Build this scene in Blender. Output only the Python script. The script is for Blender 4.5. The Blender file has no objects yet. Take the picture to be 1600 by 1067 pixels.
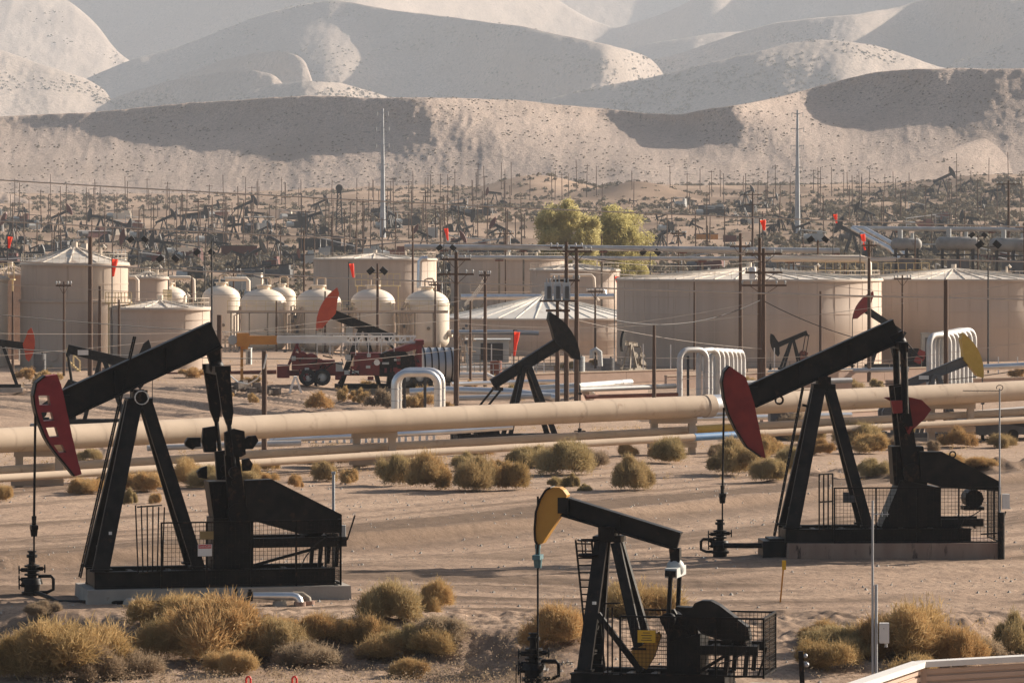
import bpy, math, random
import numpy as np
from mathutils import Vector, Matrix
R = math.radians
S = bpy.context.scene
COL = S.collection
rng = np.random.default_rng(7)
random.seed(7)

# ------------------------------------------------------------ camera, sky, sun, exposure
F, HC, YH = 6666.7, 11.8, 369.0          # focal length in pixels of a 1600 px frame, eye height, horizon row
cam = bpy.data.cameras.new('camera'); camo = bpy.data.objects.new('camera', cam); COL.objects.link(camo)
cam.sensor_width = 36; cam.lens = F/1600*36; cam.clip_start = 1; cam.clip_end = 30000
camo.location = (0, 0, HC); camo.rotation_euler = (R(90), 0, 0)
cam.shift_y = -(533.5-YH)/1600
S.camera = camo
SUN_EL, SUN_AZ = 23.5, 31.0              # height; direction counted from +x (right) towards +y (away)
w = bpy.data.worlds.new('World'); S.world = w; w.use_nodes = True
nt = w.node_tree; bg = nt.nodes['Background']
sky = nt.nodes.new('ShaderNodeTexSky'); sky.sky_type = 'NISHITA'; sky.sun_disc = False
sky.sun_elevation = R(SUN_EL); sky.sun_rotation = R(90-SUN_AZ); sky.dust_density = 3.0
nt.links.new(sky.outputs[0], bg.inputs[0]); bg.inputs[1].default_value = 0.056
sl = bpy.data.lights.new('sun', 'SUN'); sl.energy = 5.0; sl.angle = R(0.6); sl.color = (1.0, 0.89, 0.765)
so = bpy.data.objects.new('sun', sl); COL.objects.link(so)
sd = Vector((math.cos(R(SUN_EL))*math.cos(R(SUN_AZ)), math.cos(R(SUN_EL))*math.sin(R(SUN_AZ)), math.sin(R(SUN_EL))))
so.rotation_euler = sd.to_track_quat('Z', 'Y').to_euler(); so.location = (60, 40, 60)
S.view_settings.view_transform = 'Standard'; S.view_settings.look = 'None'; S.view_settings.gamma = 1
S.view_settings.exposure = 0.98
S.render.engine = 'CYCLES'
S.cycles.max_bounces = 6; S.cycles.volume_bounces = 1; S.cycles.use_denoising = True
S.cycles.transparent_max_bounces = 8

# ------------------------------------------------------------ helpers
def tag(o, label=None, cat=None, group=None, kind=None):
    if label: o['label'] = label
    if cat: o['category'] = cat
    if group: o['group'] = group
    if kind: o['kind'] = kind
    return o

def empty(name, loc, rz=0.0, label=None, cat=None, group=None):
    o = bpy.data.objects.new(name, None); COL.objects.link(o)
    o.location = loc; o.rotation_euler = (0, 0, rz); o.empty_display_size = .3
    return tag(o, label, cat, group)

def copy_tree(o, parent=None):
    c = o.copy(); COL.objects.link(c)
    c.parent = parent
    for ch in list(o.children): copy_tree(ch, c)
    return c

def frame_of(d, up=(0, 0, 1)):
    d = Vector(d).normalized(); up = Vector(up)
    if abs(d.dot(up)) > .98: up = Vector((0, 1, 0))
    s = d.cross(up).normalized(); return d, s, s.cross(d).normalized()

class MB:
    def __init__(self): self.v = []; self.f = []; self.sm = []
    def add(self, vs, fs, sm=False):
        n = len(self.v); self.v += [tuple(x) for x in vs]
        self.f += [tuple(i+n for i in f) for f in fs]; self.sm += [sm]*len(fs); return self
    def box(self, c, s, rz=0.0):
        cx, cy, cz = c; a, b, h = s[0]/2, s[1]/2, s[2]/2
        ca, sa = math.cos(rz), math.sin(rz)
        vs = [(cx+x*ca-y*sa, cy+x*sa+y*ca, cz+z) for z in (-h, h) for x, y in ((-a, -b), (a, -b), (a, b), (-a, b))]
        return self.add(vs, [(3, 2, 1, 0), (4, 5, 6, 7), (0, 1, 5, 4), (1, 2, 6, 5), (2, 3, 7, 6), (3, 0, 4, 7)])
    def bar(self, a, b, w, h, up=(0, 0, 1), w2=None, h2=None):
        a, b = Vector(a), Vector(b); d, s, u = frame_of(b-a, up)
        w2 = w if w2 is None else w2; h2 = h if h2 is None else h2
        vs = []
        for p, ww, hh in ((a, w, h), (b, w2, h2)):
            for x, y in ((-1, -1), (1, -1), (1, 1), (-1, 1)): vs.append(p+s*(x*ww/2)+u*(y*hh/2))
        return self.add(vs, [(0, 1, 2, 3), (7, 6, 5, 4), (4, 5, 1, 0), (5, 6, 2, 1), (6, 7, 3, 2), (7, 4, 0, 3)])
    def tube(self, pts, r, n=8, cap=True, closed=False):
        pts = [Vector(p) for p in pts]; m = len(pts)
        rs = r if isinstance(r, (list, tuple)) else [r]*m
        vs = []; fs = []; prev = None
        for i, p in enumerate(pts):
            if closed: d = pts[(i+1) % m]-pts[i-1]
            else: d = (pts[min(i+1, m-1)]-pts[max(i-1, 0)])
            d = d.normalized()
            if prev is None: _, s, u = frame_of(d)
            else:
                s = prev-d*prev.dot(d)
                s = s.normalized() if s.length > 1e-6 else frame_of(d)[1]
                u = s.cross(d)
            prev = s
            for k in range(n):
                t = 2*math.pi*k/n; vs.append(p+(s*math.cos(t)+u*math.sin(t))*rs[i])
        for i in range(m if closed else m-1):
            for k in range(n):
                k2 = (k+1) % n; j = (i+1) % m
                fs.append((i*n+k, j*n+k, j*n+k2, i*n+k2))
        self.add(vs, fs, True)
        if cap and not closed:
            b = len(self.v)-len(vs)
            self.f.append(tuple(b+k for k in range(n))); self.sm.append(False)
            self.f.append(tuple(b+(m-1)*n+k for k in reversed(range(n)))); self.sm.append(False)
        return self
    def cyl(self, a, b, r, r2=None, n=16): return self.tube([a, b], [r, r if r2 is None else r2], n)
    def prism(self, poly, y0, y1, pl='xz'):
        area = sum(poly[i][0]*poly[(i+1) % len(poly)][1]-poly[(i+1) % len(poly)][0]*poly[i][1] for i in range(len(poly)))
        if area < 0: poly = poly[::-1]
        n = len(poly)
        if pl == 'xz': vs = [(x, y, z) for y in (y0, y1) for x, z in poly]
        else: vs = [(x, y, z) for z in (y1, y0) for x, y in poly]
        fs = [tuple(range(n)), tuple(range(2*n-1, n-1, -1))]
        fs += [(i, n+i, n+(i+1) % n, (i+1) % n) for i in range(n)]
        return self.add(vs, fs)
    def lathe(self, prof, n=32, c=(0, 0, 0)):
        vs = []; fs = []; m = len(prof)
        for r, z in prof:
            for k in range(n):
                t = 2*math.pi*k/n; vs.append((c[0]+r*math.cos(t), c[1]+r*math.sin(t), c[2]+z))
        for i in range(m-1):
            for k in range(n):
                k2 = (k+1) % n; fs.append((i*n+k, i*n+k2, (i+1)*n+k2, (i+1)*n+k))
        return self.add(vs, fs, True)
    def ball(self, c, r, n=10, sz=1.0):
        return self.lathe([(max(r*math.sin(math.pi*i/n), 1e-4), -r*sz*math.cos(math.pi*i/n)) for i in range(n+1)], n+4, c)
    def build(self, name, m, parent=None, loc=None):
        me = bpy.data.meshes.new(name); me.from_pydata(self.v, [], self.f)
        if m: me.materials.append(m)
        if any(self.sm):
            me.polygons.foreach_set('use_smooth', [True]*len(self.f)); me.update()
            me.set_sharp_from_angle(angle=R(38))
        o = bpy.data.objects.new(name, me); COL.objects.link(o)
        if parent: o.parent = parent
        if loc is not None: o.location = loc
        return o

def P(px, py, Y): return ((px-800)/F*Y, Y, HC-(py-YH)/F*Y)
def sc(Y): return F/Y                    # pixels per metre at that distance

# value noise
_lat = rng.random((256, 256)).astype(np.float32)
def vnoise(x, y):
    xi = np.floor(x).astype(int); yi = np.floor(y).astype(int)
    fx = x-xi; fy = y-yi; fx = fx*fx*(3-2*fx); fy = fy*fy*(3-2*fy)
    a = _lat[xi % 256, yi % 256]; b = _lat[(xi+1) % 256, yi % 256]
    c = _lat[xi % 256, (yi+1) % 256]; d = _lat[(xi+1) % 256, (yi+1) % 256]
    return (a*(1-fx)+b*fx)*(1-fy)+(c*(1-fx)+d*fx)*fy-.5
def fbm(x, y, o=4):
    t = 0; a = 1.0
    for i in range(o): t = t+a*vnoise(x*2**i+17.3*i, y*2**i+5.1*i); a *= .5
    return t
def sst(a, b, x):
    t = np.clip((np.asarray(x, float)-a)/(b-a), 0, 1); return t*t*(3-2*t)

# ------------------------------------------------------------ materials
def mat(name, c1, c2=None, rough=.6, metal=0.0, nscale=3.0, bump=0.0, bscale=None, rust=None, rustamt=.5, spec=.5, stretch=None, attr=None, trans=0.0, wave=None):
    m = bpy.data.materials.new(name); m.use_nodes = True
    n = m.node_tree; L = n.links; N = n.nodes
    b = N['Principled BSDF']; b.inputs['Roughness'].default_value = rough; b.inputs['Metallic'].default_value = metal
    b.inputs['Specular IOR Level'].default_value = spec
    tc = N.new('ShaderNodeTexCoord'); vec = tc.outputs['Object']
    if stretch:
        mp = N.new('ShaderNodeMapping'); mp.inputs['Scale'].default_value = stretch; L.new(vec, mp.inputs[0]); vec = mp.outputs[0]
    oi = N.new('ShaderNodeObjectInfo')
    nz = N.new('ShaderNodeTexNoise'); nz.noise_dimensions = '4D'; nz.inputs['Scale'].default_value = nscale; nz.inputs['Detail'].default_value = 6
    L.new(vec, nz.inputs['Vector'])
    mu = N.new('ShaderNodeMath'); mu.operation = 'MULTIPLY'; mu.inputs[1].default_value = 37.0
    L.new(oi.outputs['Random'], mu.inputs[0]); L.new(mu.outputs[0], nz.inputs['W'])
    cr = N.new('ShaderNodeValToRGB'); cr.color_ramp.elements[0].position = .35; cr.color_ramp.elements[1].position = .65
    cr.color_ramp.elements[0].color = (*c1, 1); cr.color_ramp.elements[1].color = (*(c2 or c1), 1)
    L.new(nz.outputs['Fac'], cr.inputs[0]); out = cr.outputs[0]
    if attr:
        at = N.new('ShaderNodeAttribute'); at.attribute_name = 'tone'
        mx = N.new('ShaderNodeMix'); mx.data_type = 'RGBA'; mx.inputs[7].default_value = (*attr, 1)
        L.new(at.outputs['Fac'], mx.inputs[0]); L.new(out, mx.inputs[6]); out = mx.outputs[2]
    if rust:
        n2 = N.new('ShaderNodeTexNoise'); n2.noise_dimensions = '4D'; n2.inputs['Scale'].default_value = nscale*1.7; n2.inputs['Detail'].default_value = 8; n2.inputs['Roughness'].default_value = .65
        L.new(vec, n2.inputs['Vector']); L.new(mu.outputs[0], n2.inputs['W'])
        r2 = N.new('ShaderNodeValToRGB'); r2.color_ramp.elements[0].position = .72-.3*rustamt; r2.color_ramp.elements[1].position = .8-.25*rustamt
        L.new(n2.outputs['Fac'], r2.inputs[0])
        mx = N.new('ShaderNodeMix'); mx.data_type = 'RGBA'; mx.inputs[7].default_value = (*rust, 1)
        L.new(r2.outputs[0], mx.inputs[0]); L.new(out, mx.inputs[6]); out = mx.outputs[2]
    L.new(out, b.inputs['Base Color'])
    if bump:
        n3 = N.new('ShaderNodeTexNoise'); n3.inputs['Scale'].default_value = bscale or nscale*4; n3.inputs['Detail'].default_value = 5
        L.new(vec, n3.inputs['Vector'])
        bp = N.new('ShaderNodeBump'); bp.inputs['Strength'].default_value = bump; bp.inputs['Distance'].default_value = .05
        L.new(n3.outputs['Fac'], bp.inputs['Height']); L.new(bp.outputs[0], b.inputs['Normal'])
    if trans:
        tr = N.new('ShaderNodeBsdfTranslucent'); ms = N.new('ShaderNodeMixShader'); ms.inputs[0].default_value = trans
        L.new(out, tr.inputs[0]); L.new(b.outputs[0], ms.inputs[1]); L.new(tr.outputs[0], ms.inputs[2])
        L.new(ms.outputs[0], N['Material Output'].inputs[0])
    return m
# ------------------------------------------------------------ ground
def poly_d(x, y, pts):
    """distance to a polyline, signed (+ = left of its direction)"""
    best = np.full(np.shape(x), 1e9); sg = np.zeros(np.shape(x))
    for (x0, y0), (x1, y1) in zip(pts[:-1], pts[1:]):
        dx, dy = x1-x0, y1-y0; l2 = dx*dx+dy*dy
        t = np.clip(((x-x0)*dx+(y-y0)*dy)/l2, 0, 1)
        ex, ey = x-(x0+t*dx), y-(y0+t*dy); d = np.hypot(ex, ey)
        m = d < best; best = np.where(m, d, best); sg = np.where(m, np.sign(dx*ey-dy*ex), sg)
    return best, sg
def G0(px, py):                          # point of the flat plain z = 0 seen at that pixel
    Y = HC*F/(py-YH); return ((px-800)/F*Y, Y)
RIDGE = [G0(-200, 895), G0(0, 890), G0(300, 868), G0(545, 852), G0(700, 838), G0(900, 819), G0(1150, 790), G0(1600, 752), G0(1800, 738)]
TRACK2 = [G0(-200, 960), G0(300, 928), G0(560, 915), G0(900, 926), G0(1250, 930), G0(1600, 888), G0(1800, 865)]
BERM = [G0(1150, 752), G0(1330, 742), G0(1480, 748), G0(1640, 742)]
FARZ = ([0, 430, 520, 600, 750, 900, 1200, 1600, 2000, 2600], [0, 0, 1.6, 3.0, 5.5, 8.6, 18, 29.5, 38, 50])
def coarse(x, Y):
    x = np.asarray(x, float); Y = np.asarray(Y, float)
    px = 800+F*x/np.maximum(Y, 1)
    z = np.interp(Y, *FARZ)
    z = z*(1-.14*(1-sst(250, 900, px))*sst(700, 1200, Y)+.02*sst(1200, 1600, px))
    bank = sst(270, 304, Y)*(1-sst(430, 700, px))*1.15*(1-sst(430, 520, Y))
    z = z+bank
    # foreground terrace edge
    n = fbm(x*.16+3, Y*.16, 3)
    sharp = 1-sst(740, 900, px)+sst(1500, 1600, px)*.7
    e = np.interp(px, [0, 250, 500, 760, 1000, 1250, 1500, 1600], [135, 131.5, 130.2, 129, 127.2, 127.5, 131, 133.5])+n*2.2
    d1 = 1-sst(-4.2, 0, Y-e); d2 = 1-sst(-14, 1.5, Y-e)
    z = z-.95*(d1*sharp+d2*(1-sharp))
    # windrow by the graded road
    d, s = poly_d(x, Y, RIDGE)
    z = z+.45*np.exp(-(d/np.where(s > 0, 1.6, .6))**2)
    d, s = poly_d(x, Y, BERM)
    z = z+np.maximum(.55+.9*fbm(x*.35, Y*.25, 2)+.5*fbm(x*1.3, Y*.9, 3), 0)*np.exp(-(d/2.2)**2)*sst(1180, 1330, px)
    # bluff beyond the willow and pads
    z = z+5.5*np.exp(-((px-995)/70)**2)*np.exp(-((Y-1420)/50)**2)
    z = z+7*np.exp(-((px-840)/90)**2)*np.exp(-((Y-1500)/60)**2)
    z = z+5*sst(1350, 1560, px)*np.exp(-((Y-1500)/130)**2)
    return z
def gz(x, Y): return float(coarse(np.array([x]), np.array([Y]))[0])
_YS = np.concatenate([np.arange(95, 600, .5), np.arange(600, 2300, 2.0)])
def at(px, py, Ymin=95, Ymax=2200):      # ground point seen at a pixel: nearest beyond Ymin
    ys = _YS[(_YS >= Ymin) & (_YS <= Ymax)]; x = (px-800)/F*ys
    z = coarse(x, ys); p = YH+(HC-z)/ys*F
    i = np.where(p <= py)[0]
    i = i[0] if len(i) else int(np.argmin(np.abs(p-py)))
    return (float(x[i]), float(ys[i]), float(z[i]))
def on(px, Y):
    x = (px-800)/F*Y; return (x, Y, gz(x, Y))

def grid_mesh(name, X, Yg, Z, m, attrs=None):
    r, c = X.shape; me = bpy.data.meshes.new(name)
    co = np.stack([X, Yg, Z], -1).reshape(-1, 3).astype(np.float32)
    me.vertices.add(r*c); me.vertices.foreach_set('co', co.ravel())
    i = np.arange((r-1)*(c-1)); a = (i//(c-1))*c+i % (c-1)
    q = np.stack([a, a+1, a+c+1, a+c], -1).astype(np.int32)
    me.loops.add(q.size); me.loops.foreach_set('vertex_index', q.ravel())
    me.polygons.add(len(q)); me.polygons.foreach_set('loop_start', np.arange(0, q.size, 4, dtype=np.int32))
    me.polygons.foreach_set('use_smooth', np.ones(len(q), bool))
    me.update(); me.validate()
    for k, v in (attrs or {}).items():
        t = me.attributes.new(k, 'FLOAT', 'POINT'); t.data.foreach_set('value', v.ravel().astype(np.float32))
    me.materials.append(m)
    o = bpy.data.objects.new(name, me); COL.objects.link(o); o['kind'] = 'structure'; return o

def sand_mat(name, cA, cB, cDark, bump, scrub=None, fine=1.0):
    m = bpy.data.materials.new(name); m.use_nodes = True; n = m.node_tree; L = n.links; N = n.nodes
    b = N['Principled BSDF']; b.inputs['Roughness'].default_value = .95; b.inputs['Specular IOR Level'].default_value = .1
    tc = N.new('ShaderNodeTexCoord')
    def noise(s, d=8, r=.6, st=None):
        v = tc.outputs['Object']
        if st: mp = N.new('ShaderNodeMapping'); mp.inputs['Scale'].default_value = st; L.new(v, mp.inputs[0]); v = mp.outputs[0]
        z = N.new('ShaderNodeTexNoise'); z.inputs['Scale'].default_value = s; z.inputs['Detail'].default_value = d; z.inputs['Roughness'].default_value = r
        L.new(v, z.inputs['Vector']); return z.outputs['Fac']
    def ramp(i, p0, p1, c0=(0, 0, 0), c1=(1, 1, 1)):
        r = N.new('ShaderNodeValToRGB'); r.color_ramp.elements[0].position = p0; r.color_ramp.elements[1].position = p1
        r.color_ramp.elements[0].color = (*c0, 1); r.color_ramp.elements[1].color = (*c1, 1); L.new(i, r.inputs[0]); return r.outputs[0]
    def mix(f, a, c):
        x = N.new('ShaderNodeMix'); x.data_type = 'RGBA'; L.new(f, x.inputs[0])
        for s, v in ((6, a), (7, c)):
            if isinstance(v, tuple): x.inputs[s].default_value = (*v, 1)
            else: L.new(v, x.inputs[s])
        return x.outputs[2]
    col = ramp(noise(.12*fine), .35, .65, cA, cB)
    col = mix(ramp(noise(3.0*fine, 4), .45, .75), col, tuple(c*.75 for c in cA))
    col = mix(ramp(noise(7.5*fine, 5, .75), .47, .62), col, tuple(c*.60 for c in cA))
    col = mix(ramp(noise(4.1*fine, 6, .8), .60, .74), col, tuple(min(c*1.18, .8) for c in cB))
    at_ = N.new('ShaderNodeAttribute'); at_.attribute_name = 'tone'
    col = mix(at_.outputs['Fac'], col, cDark)
    if scrub:
        for (s, lo, hi, c) in scrub: col = mix(ramp(noise(s, 3, .6), lo, hi), col, c)
    L.new(col, b.inputs['Base Color'])
    bp = N.new('ShaderNodeBump'); bp.inputs['Strength'].default_value = .8; bp.inputs['Distance'].default_value = bump
    L.new(noise(2.2*fine, 8, .7), bp.inputs['Height']); L.new(bp.outputs[0], b.inputs['Normal'])
    return m

M_SAND = sand_mat('dry_sand', (.385, .268, .19), (.49, .355, .255), (.16, .11, .076), .08)
def make_ground():
    ys = np.concatenate([np.geomspace(40, 105, 60)[:-1], np.geomspace(105, 330, 800)[:-1], np.geomspace(330, 2400, 300)])
    us = np.concatenate([np.linspace(-.6, -.135, 50)[:-1], np.linspace(-.135, .135, 600), np.linspace(.135, .6, 50)[1:]])
    U, Y = np.meshgrid(us, ys); X = U*Y; px = 800+F*U
    Z = coarse(X, Y)
    near = 1-sst(280, 420, Y)
    # ruts run along the road: oblique further back, nearly across the view in front
    a1 = X*.62+Y*.78; b1 = -X*.78+Y*.62
    rut1 = fbm(a1*.035, b1*1.1, 4); rut2 = fbm((X+.1*Y)*.04+9, (Y-.08*X)*.9, 4)
    d1_, s1_ = poly_d(X, Y, RIDGE); sd1 = d1_*s1_; d2_, s2_ = poly_d(X, Y, TRACK2); sd2 = d2_*s2_
    st1 = vnoise(sd1*.33, a1*.008)+.8*vnoise(sd1*.95+9, a1*.012)+.5*vnoise(sd1*2.3, a1*.02); st2 = vnoise(sd2*.42+40, X*.008)+.8*vnoise(sd2*1.15+3, X*.014)+.5*vnoise(sd2*2.6, X*.02)
    st3 = vnoise(sd2*.16+11, X*.012); brk = np.clip(.6+fbm(X*.06, Y*.06, 3), 0, 1)
    wr = sst(150, 162, Y)*(1-sst(205, 225, Y)); wf = sst(124, 134, Y)*(1-sst(150, 162, Y)); wl = (1-sst(112, 124, Y))
    Z += (rut1*.04*wr+rut2*.05*wf+rut2*.07*wl)+brk*(st1*.09*wr+(st2*.08+st3*.10)*wf)
    Z += near*(fbm(X*.3, Y*.3, 4)*.07+fbm(X*2.3, Y*1.6, 3)*.035)
    e = sst(122, 126, Y)*(1-sst(131, 137, Y))
    Z += e*np.abs(fbm(X*1.3, Y*.9, 4))*.30
    gull = (sst(272, 285, Y)*(1-sst(300, 315, Y)))*(1-sst(500, 650, px))
    Z -= gull*np.abs(fbm(X*.3+Y*.25, Y*.03, 3))*1.1
    Z += fbm(X*.02, Y*.02, 4)*np.interp(Y, [400, 700, 1500], [0, 1.0, 3.0])
    d, s = poly_d(X, Y, RIDGE)
    tone = sst(-.1, .75, st1*1.5*brk+rut1*.5+.12+.55*np.exp(-((sd1-4.5)/4)**2))*wr+sst(-.05, .8, (st2*1.5+st3*1.0)*brk+rut2*.5+.12)*wf+sst(-.1, .8, rut2*1.3+st2*.8+.1)*wl
    for c_ in (-13, -11.2, -8.5, -6.8, -3.2, -1.9, 1.1, 2.7, 6.0, 7.7, 9.4, 12.5): tone = np.maximum(tone, .8*np.exp(-((sd1-c_-1.2*vnoise(a1*.03+c_, a1*0))/.55)**2)*wr*np.clip(brk+.25, 0, 1))
    for c_ in (-14, -12.3, -9.1, -7.4, -4.8, -3.1, -.5, 1.2, 3.6, 5.3, 8.2, 9.9, 13.1): tone = np.maximum(tone, .75*np.exp(-((sd2-c_-1.6*vnoise(X*.025+c_, X*0))/.42)**2)*wf*np.clip(brk+.2, 0, 1))
    tone = np.maximum(tone, .75*np.exp(-((d-1.5)/2.2)**2)*(s < 0)+.45*np.exp(-(d/3.5)**2)*(s > 0))  # windrow's shaded near flank painted darker; far side is the dark gravel lane
    tone = np.maximum(tone, e*np.clip(.5+fbm(X*.4, Y*.4, 3)*1.5, 0, .95))
    tone = np.maximum(tone, np.clip(fbm(X*.07, Y*.02, 5)*1.5+.5, 0, .9)*sst(420, 620, Y)*(1-.6*sst(1350, 1600, Y)*(1-sst(900, 1200, px))))
    tone = np.maximum(tone, .9*np.exp(-((px-985)/85)**2)*np.exp(-((Y-1395)/22)**2))  # shade on the bluff's near face, painted into the ground tone
    return grid_mesh('ground', X, Y, Z, M_SAND, {'tone': tone})
make_ground()

# ------------------------------------------------------------ hills: each a body of land of its own, from foot to crest and down its back
HILLS = []; FAR = 1.7
def hill(name, crest, foot, y0, m, g0=.36, blobs=(), shift=(), step=2.5, noise=.05, back=.5, soft=14, nsc=1.0, relief=9.0, lat=None, skew=0.0, skref=220, fsoft=0.0, lr=(.25, .95), gully=6.0):
    """crest, foot: (px, py) lines; y0: distance of the foot at px; g0: steepness; blobs change it; shift moves flanks nearer or farther"""
    if m is M_H2:                         # the far land: distances in the table are stretched
        y0 = [(p, y*FAR) for p, y in y0]; relief *= FAR; gully *= FAR; shift = [(*s_[:5], s_[5]*FAR) for s_ in shift]
    cx = [c[0] for c in crest]; cy = [c[1] for c in crest]
    pxs = np.arange(cx[0], cx[-1]+.1, step); n = len(pxs)
    top = np.interp(pxs, cx, cy)
    k = np.ones(9)/9; tp = np.pad(top, 4, mode='edge'); top = np.convolve(tp, k, 'valid')
    top = top+1.6*fbm(pxs*.03, pxs*0+len(name), 4)
    bot = np.interp(pxs, [c[0] for c in foot], [c[1] for c in foot]); bot = np.maximum(bot, top+2)
    Y = np.interp(pxs, [c[0] for c in y0], [c[1] for c in y0])
    k = np.ones(31)/31; Y = np.convolve(np.pad(Y, 15, mode='edge'), k, 'valid')
    rows = 150; T = np.linspace(0, 1, rows)
    PY = bot[None]+(top-bot)[None]*T[:, None]; PX = np.repeat(pxs[None], rows, 0)
    g = np.full(PX.shape, g0)
    for (bx, by, rx, ry, rot, amp) in blobs:
        c, s = math.cos(R(rot)), math.sin(R(rot)); dx, dy = PX-bx, PY-by
        g = g+amp*np.exp(-((dx*c+dy*s)/rx)**2-((-dx*s+dy*c)/ry)**2)
    g = g*(1+noise*fbm(PX*.018*nsc, PY*.035*nsc, 5)+.5*noise*fbm((PX+PY)*.06*nsc, PY*.02*nsc, 4))
    if fsoft: g = g*(1-fsoft+fsoft*sst(0, .9, T)[:, None])
    g = g*(.5+.5*np.clip((PY-top[None])/soft, 0, 1)**.7)
    q = (YH-PY)/F; g = np.maximum(g, q+.05)
    YY = np.empty_like(PX); YY[0] = Y
    for i in range(1, rows): YY[i] = YY[i-1]*(1+(q[i]-q[i-1])/(g[i]-q[i]))
    D = np.zeros_like(PX)
    for (bx, by, rx, ry, rot, amp) in shift:
        c, s = math.cos(R(rot)), math.sin(R(rot)); dx, dy = PX-bx, PY-by
        D = D+amp*np.exp(-((dx*c+dy*s)/rx)**2-((-dx*s+dy*c)/ry)**2)
    if lat:
        lp = np.interp((PX-skew*(PY-skref)+18*fbm(PX*.01, PY*.02, 3)).ravel(), [c[0] for c in lat], [c[1] for c in lat]).reshape(PX.shape)
        k = np.ones(41)/41; lp = np.stack([np.convolve(np.pad(r, 20, mode='edge'), k, 'valid') for r in lp])
        D = D+lp*sst(lr[0], lr[1], T)[:, None]
    if relief: D = D+relief*fbm(PX*.011*nsc+len(HILLS)*3.7, PY*.011*nsc+len(HILLS)*9.1, 5)*sst(0, .6, T)[:, None]
    gl = np.abs(fbm(PX*.030*nsc+.35*PY*.03+7*len(HILLS), PY*.010*nsc+3, 4)); D = D+gully*(gl-.15)*sst(0, .5, T)[:, None]
    D = D+.35*relief*fbm(PX*.05*nsc, PY*.05*nsc, 4)*sst(0, .6, T)[:, None]
    D = D+(.16 if m is M_H1 else .15)*relief*fbm(PX*.13*nsc, PY*.11*nsc, 4)*sst(0, .4, T)[:, None]
    YY = YY+D
    YY = np.maximum.accumulate(YY+np.arange(rows)[:, None]*.02, 0)
    Zs = HC+q*YY
    # the back slope
    bk = np.array([6, 20, 50, 110, 220]); YB = YY[-1][None]+bk[:, None]; ZB = Zs[-1][None]-(bk[:, None]**1.25)*back*.35
    # the buried foot
    YF = YY[0][None]-np.array([60.])[:, None]; ZF = Zs[0][None]-30
    YA = np.vstack([YF, YY, YB]); ZA = np.vstack([ZF, Zs, ZB]); XA = (np.vstack([PX[:1], PX, np.repeat(pxs[None], 5, 0)])-800)/F*YA
    tone = np.clip(fbm(np.vstack([PX[:1], PX, np.repeat(PX[-1:], 5, 0)])*.012+3, YA*.02, 5)*.9+.15, 0, .7)
    o = grid_mesh(name, XA, YA, ZA, m, {'tone': tone})
    return o, XA[1:-5], YA[1:-5], ZA[1:-5]

M_H1 = sand_mat('hill_grass', (.46, .36, .295), (.54, .43, .355), (.33, .255, .205), 1.2, scrub=[(.35, .60, .68, (.22, .185, .145)), (.9, .66, .72, (.16, .14, .105))], fine=.2)
M_H2 = sand_mat('far_hill_grass', (.42, .345, .285), (.50, .415, .35), (.33, .27, .225), 2.0, scrub=[(.15, .58, .66, (.25, .215, .175)), (.4, .66, .72, (.19, .17, .13))], fine=.06)

HILLS.append(hill('hill', [(-160, 180), (0, 183), (100, 178), (200, 171), (300, 161), (400, 155), (480, 150), (560, 152), (650, 153), (740, 154), (800, 156), (870, 163), (950, 171), (1010, 178), (1060, 179), (1100, 172), (1150, 165), (1220, 151), (1280, 135), (1340, 118), (1400, 109), (1500, 107), (1600, 108), (1760, 112)],
     [(-160, 345), (0, 345), (200, 350), (400, 345), (600, 335), (800, 318), (1000, 306), (1200, 312), (1400, 308), (1600, 296), (1760, 296)],
     [(-160, 1760), (1760, 1700)],
     M_H1, g0=.46, noise=.1, fsoft=.68, relief=6.0, gully=2.5, soft=7, skew=.9,
     lat=[(-300, 110), (40, 120), (120, 110), (400, 60), (690, 5), (740, 5), (860, 60), (985, 120), (1010, 120), (1090, 70), (1190, 10), (1230, 10), (1290, 90), (1320, 110), (1400, 70), (1560, 10), (1760, 0)],
     blobs=[(380, 205, 260, 40, 6, .1), (560, 180, 160, 20, 3, .15)]))
HILLS.append(hill('hill', [(1260, 308), (1330, 288), (1395, 262), (1450, 246), (1530, 216), (1600, 186), (1760, 150)],
     [(1260, 312), (1400, 311), (1600, 300), (1760, 296)], [(1260, 1640), (1500, 1665), (1760, 1790)], M_H1, g0=.17, relief=4.0, gully=1.5, soft=8))
HILLS.append(hill('hill', [(-160, 270), (0, 300), (30, 308), (60, 320), (110, 336), (140, 348)],
     [(-160, 352), (0, 354), (140, 352)], [(-160, 1480), (140, 1480)], M_H1, g0=.30, soft=9))
# behind: left hill in two lobes
HILLS.append(hill('hill', [(-160, 60), (0, 78), (60, 100), (100, 112), (135, 122), (160, 138), (175, 152), (180, 175)],
     [(-160, 215), (180, 215)], [(-160, 2900), (0, 2960), (100, 3000), (180, 3060)], M_H2, g0=.37, soft=11, nsc=.8))
HILLS.append(hill('hill', [(-160, -90), (0, -50), (60, -22), (95, -4), (120, 10), (148, 34), (166, 58), (180, 78), (200, 94), (225, 112), (255, 132), (290, 160)],
     [(-160, 200), (290, 200)], [(-160, 4000), (0, 4040), (120, 4100), (205, 4180), (290, 4260)], M_H2, g0=.38, soft=12, nsc=.8))
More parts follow.
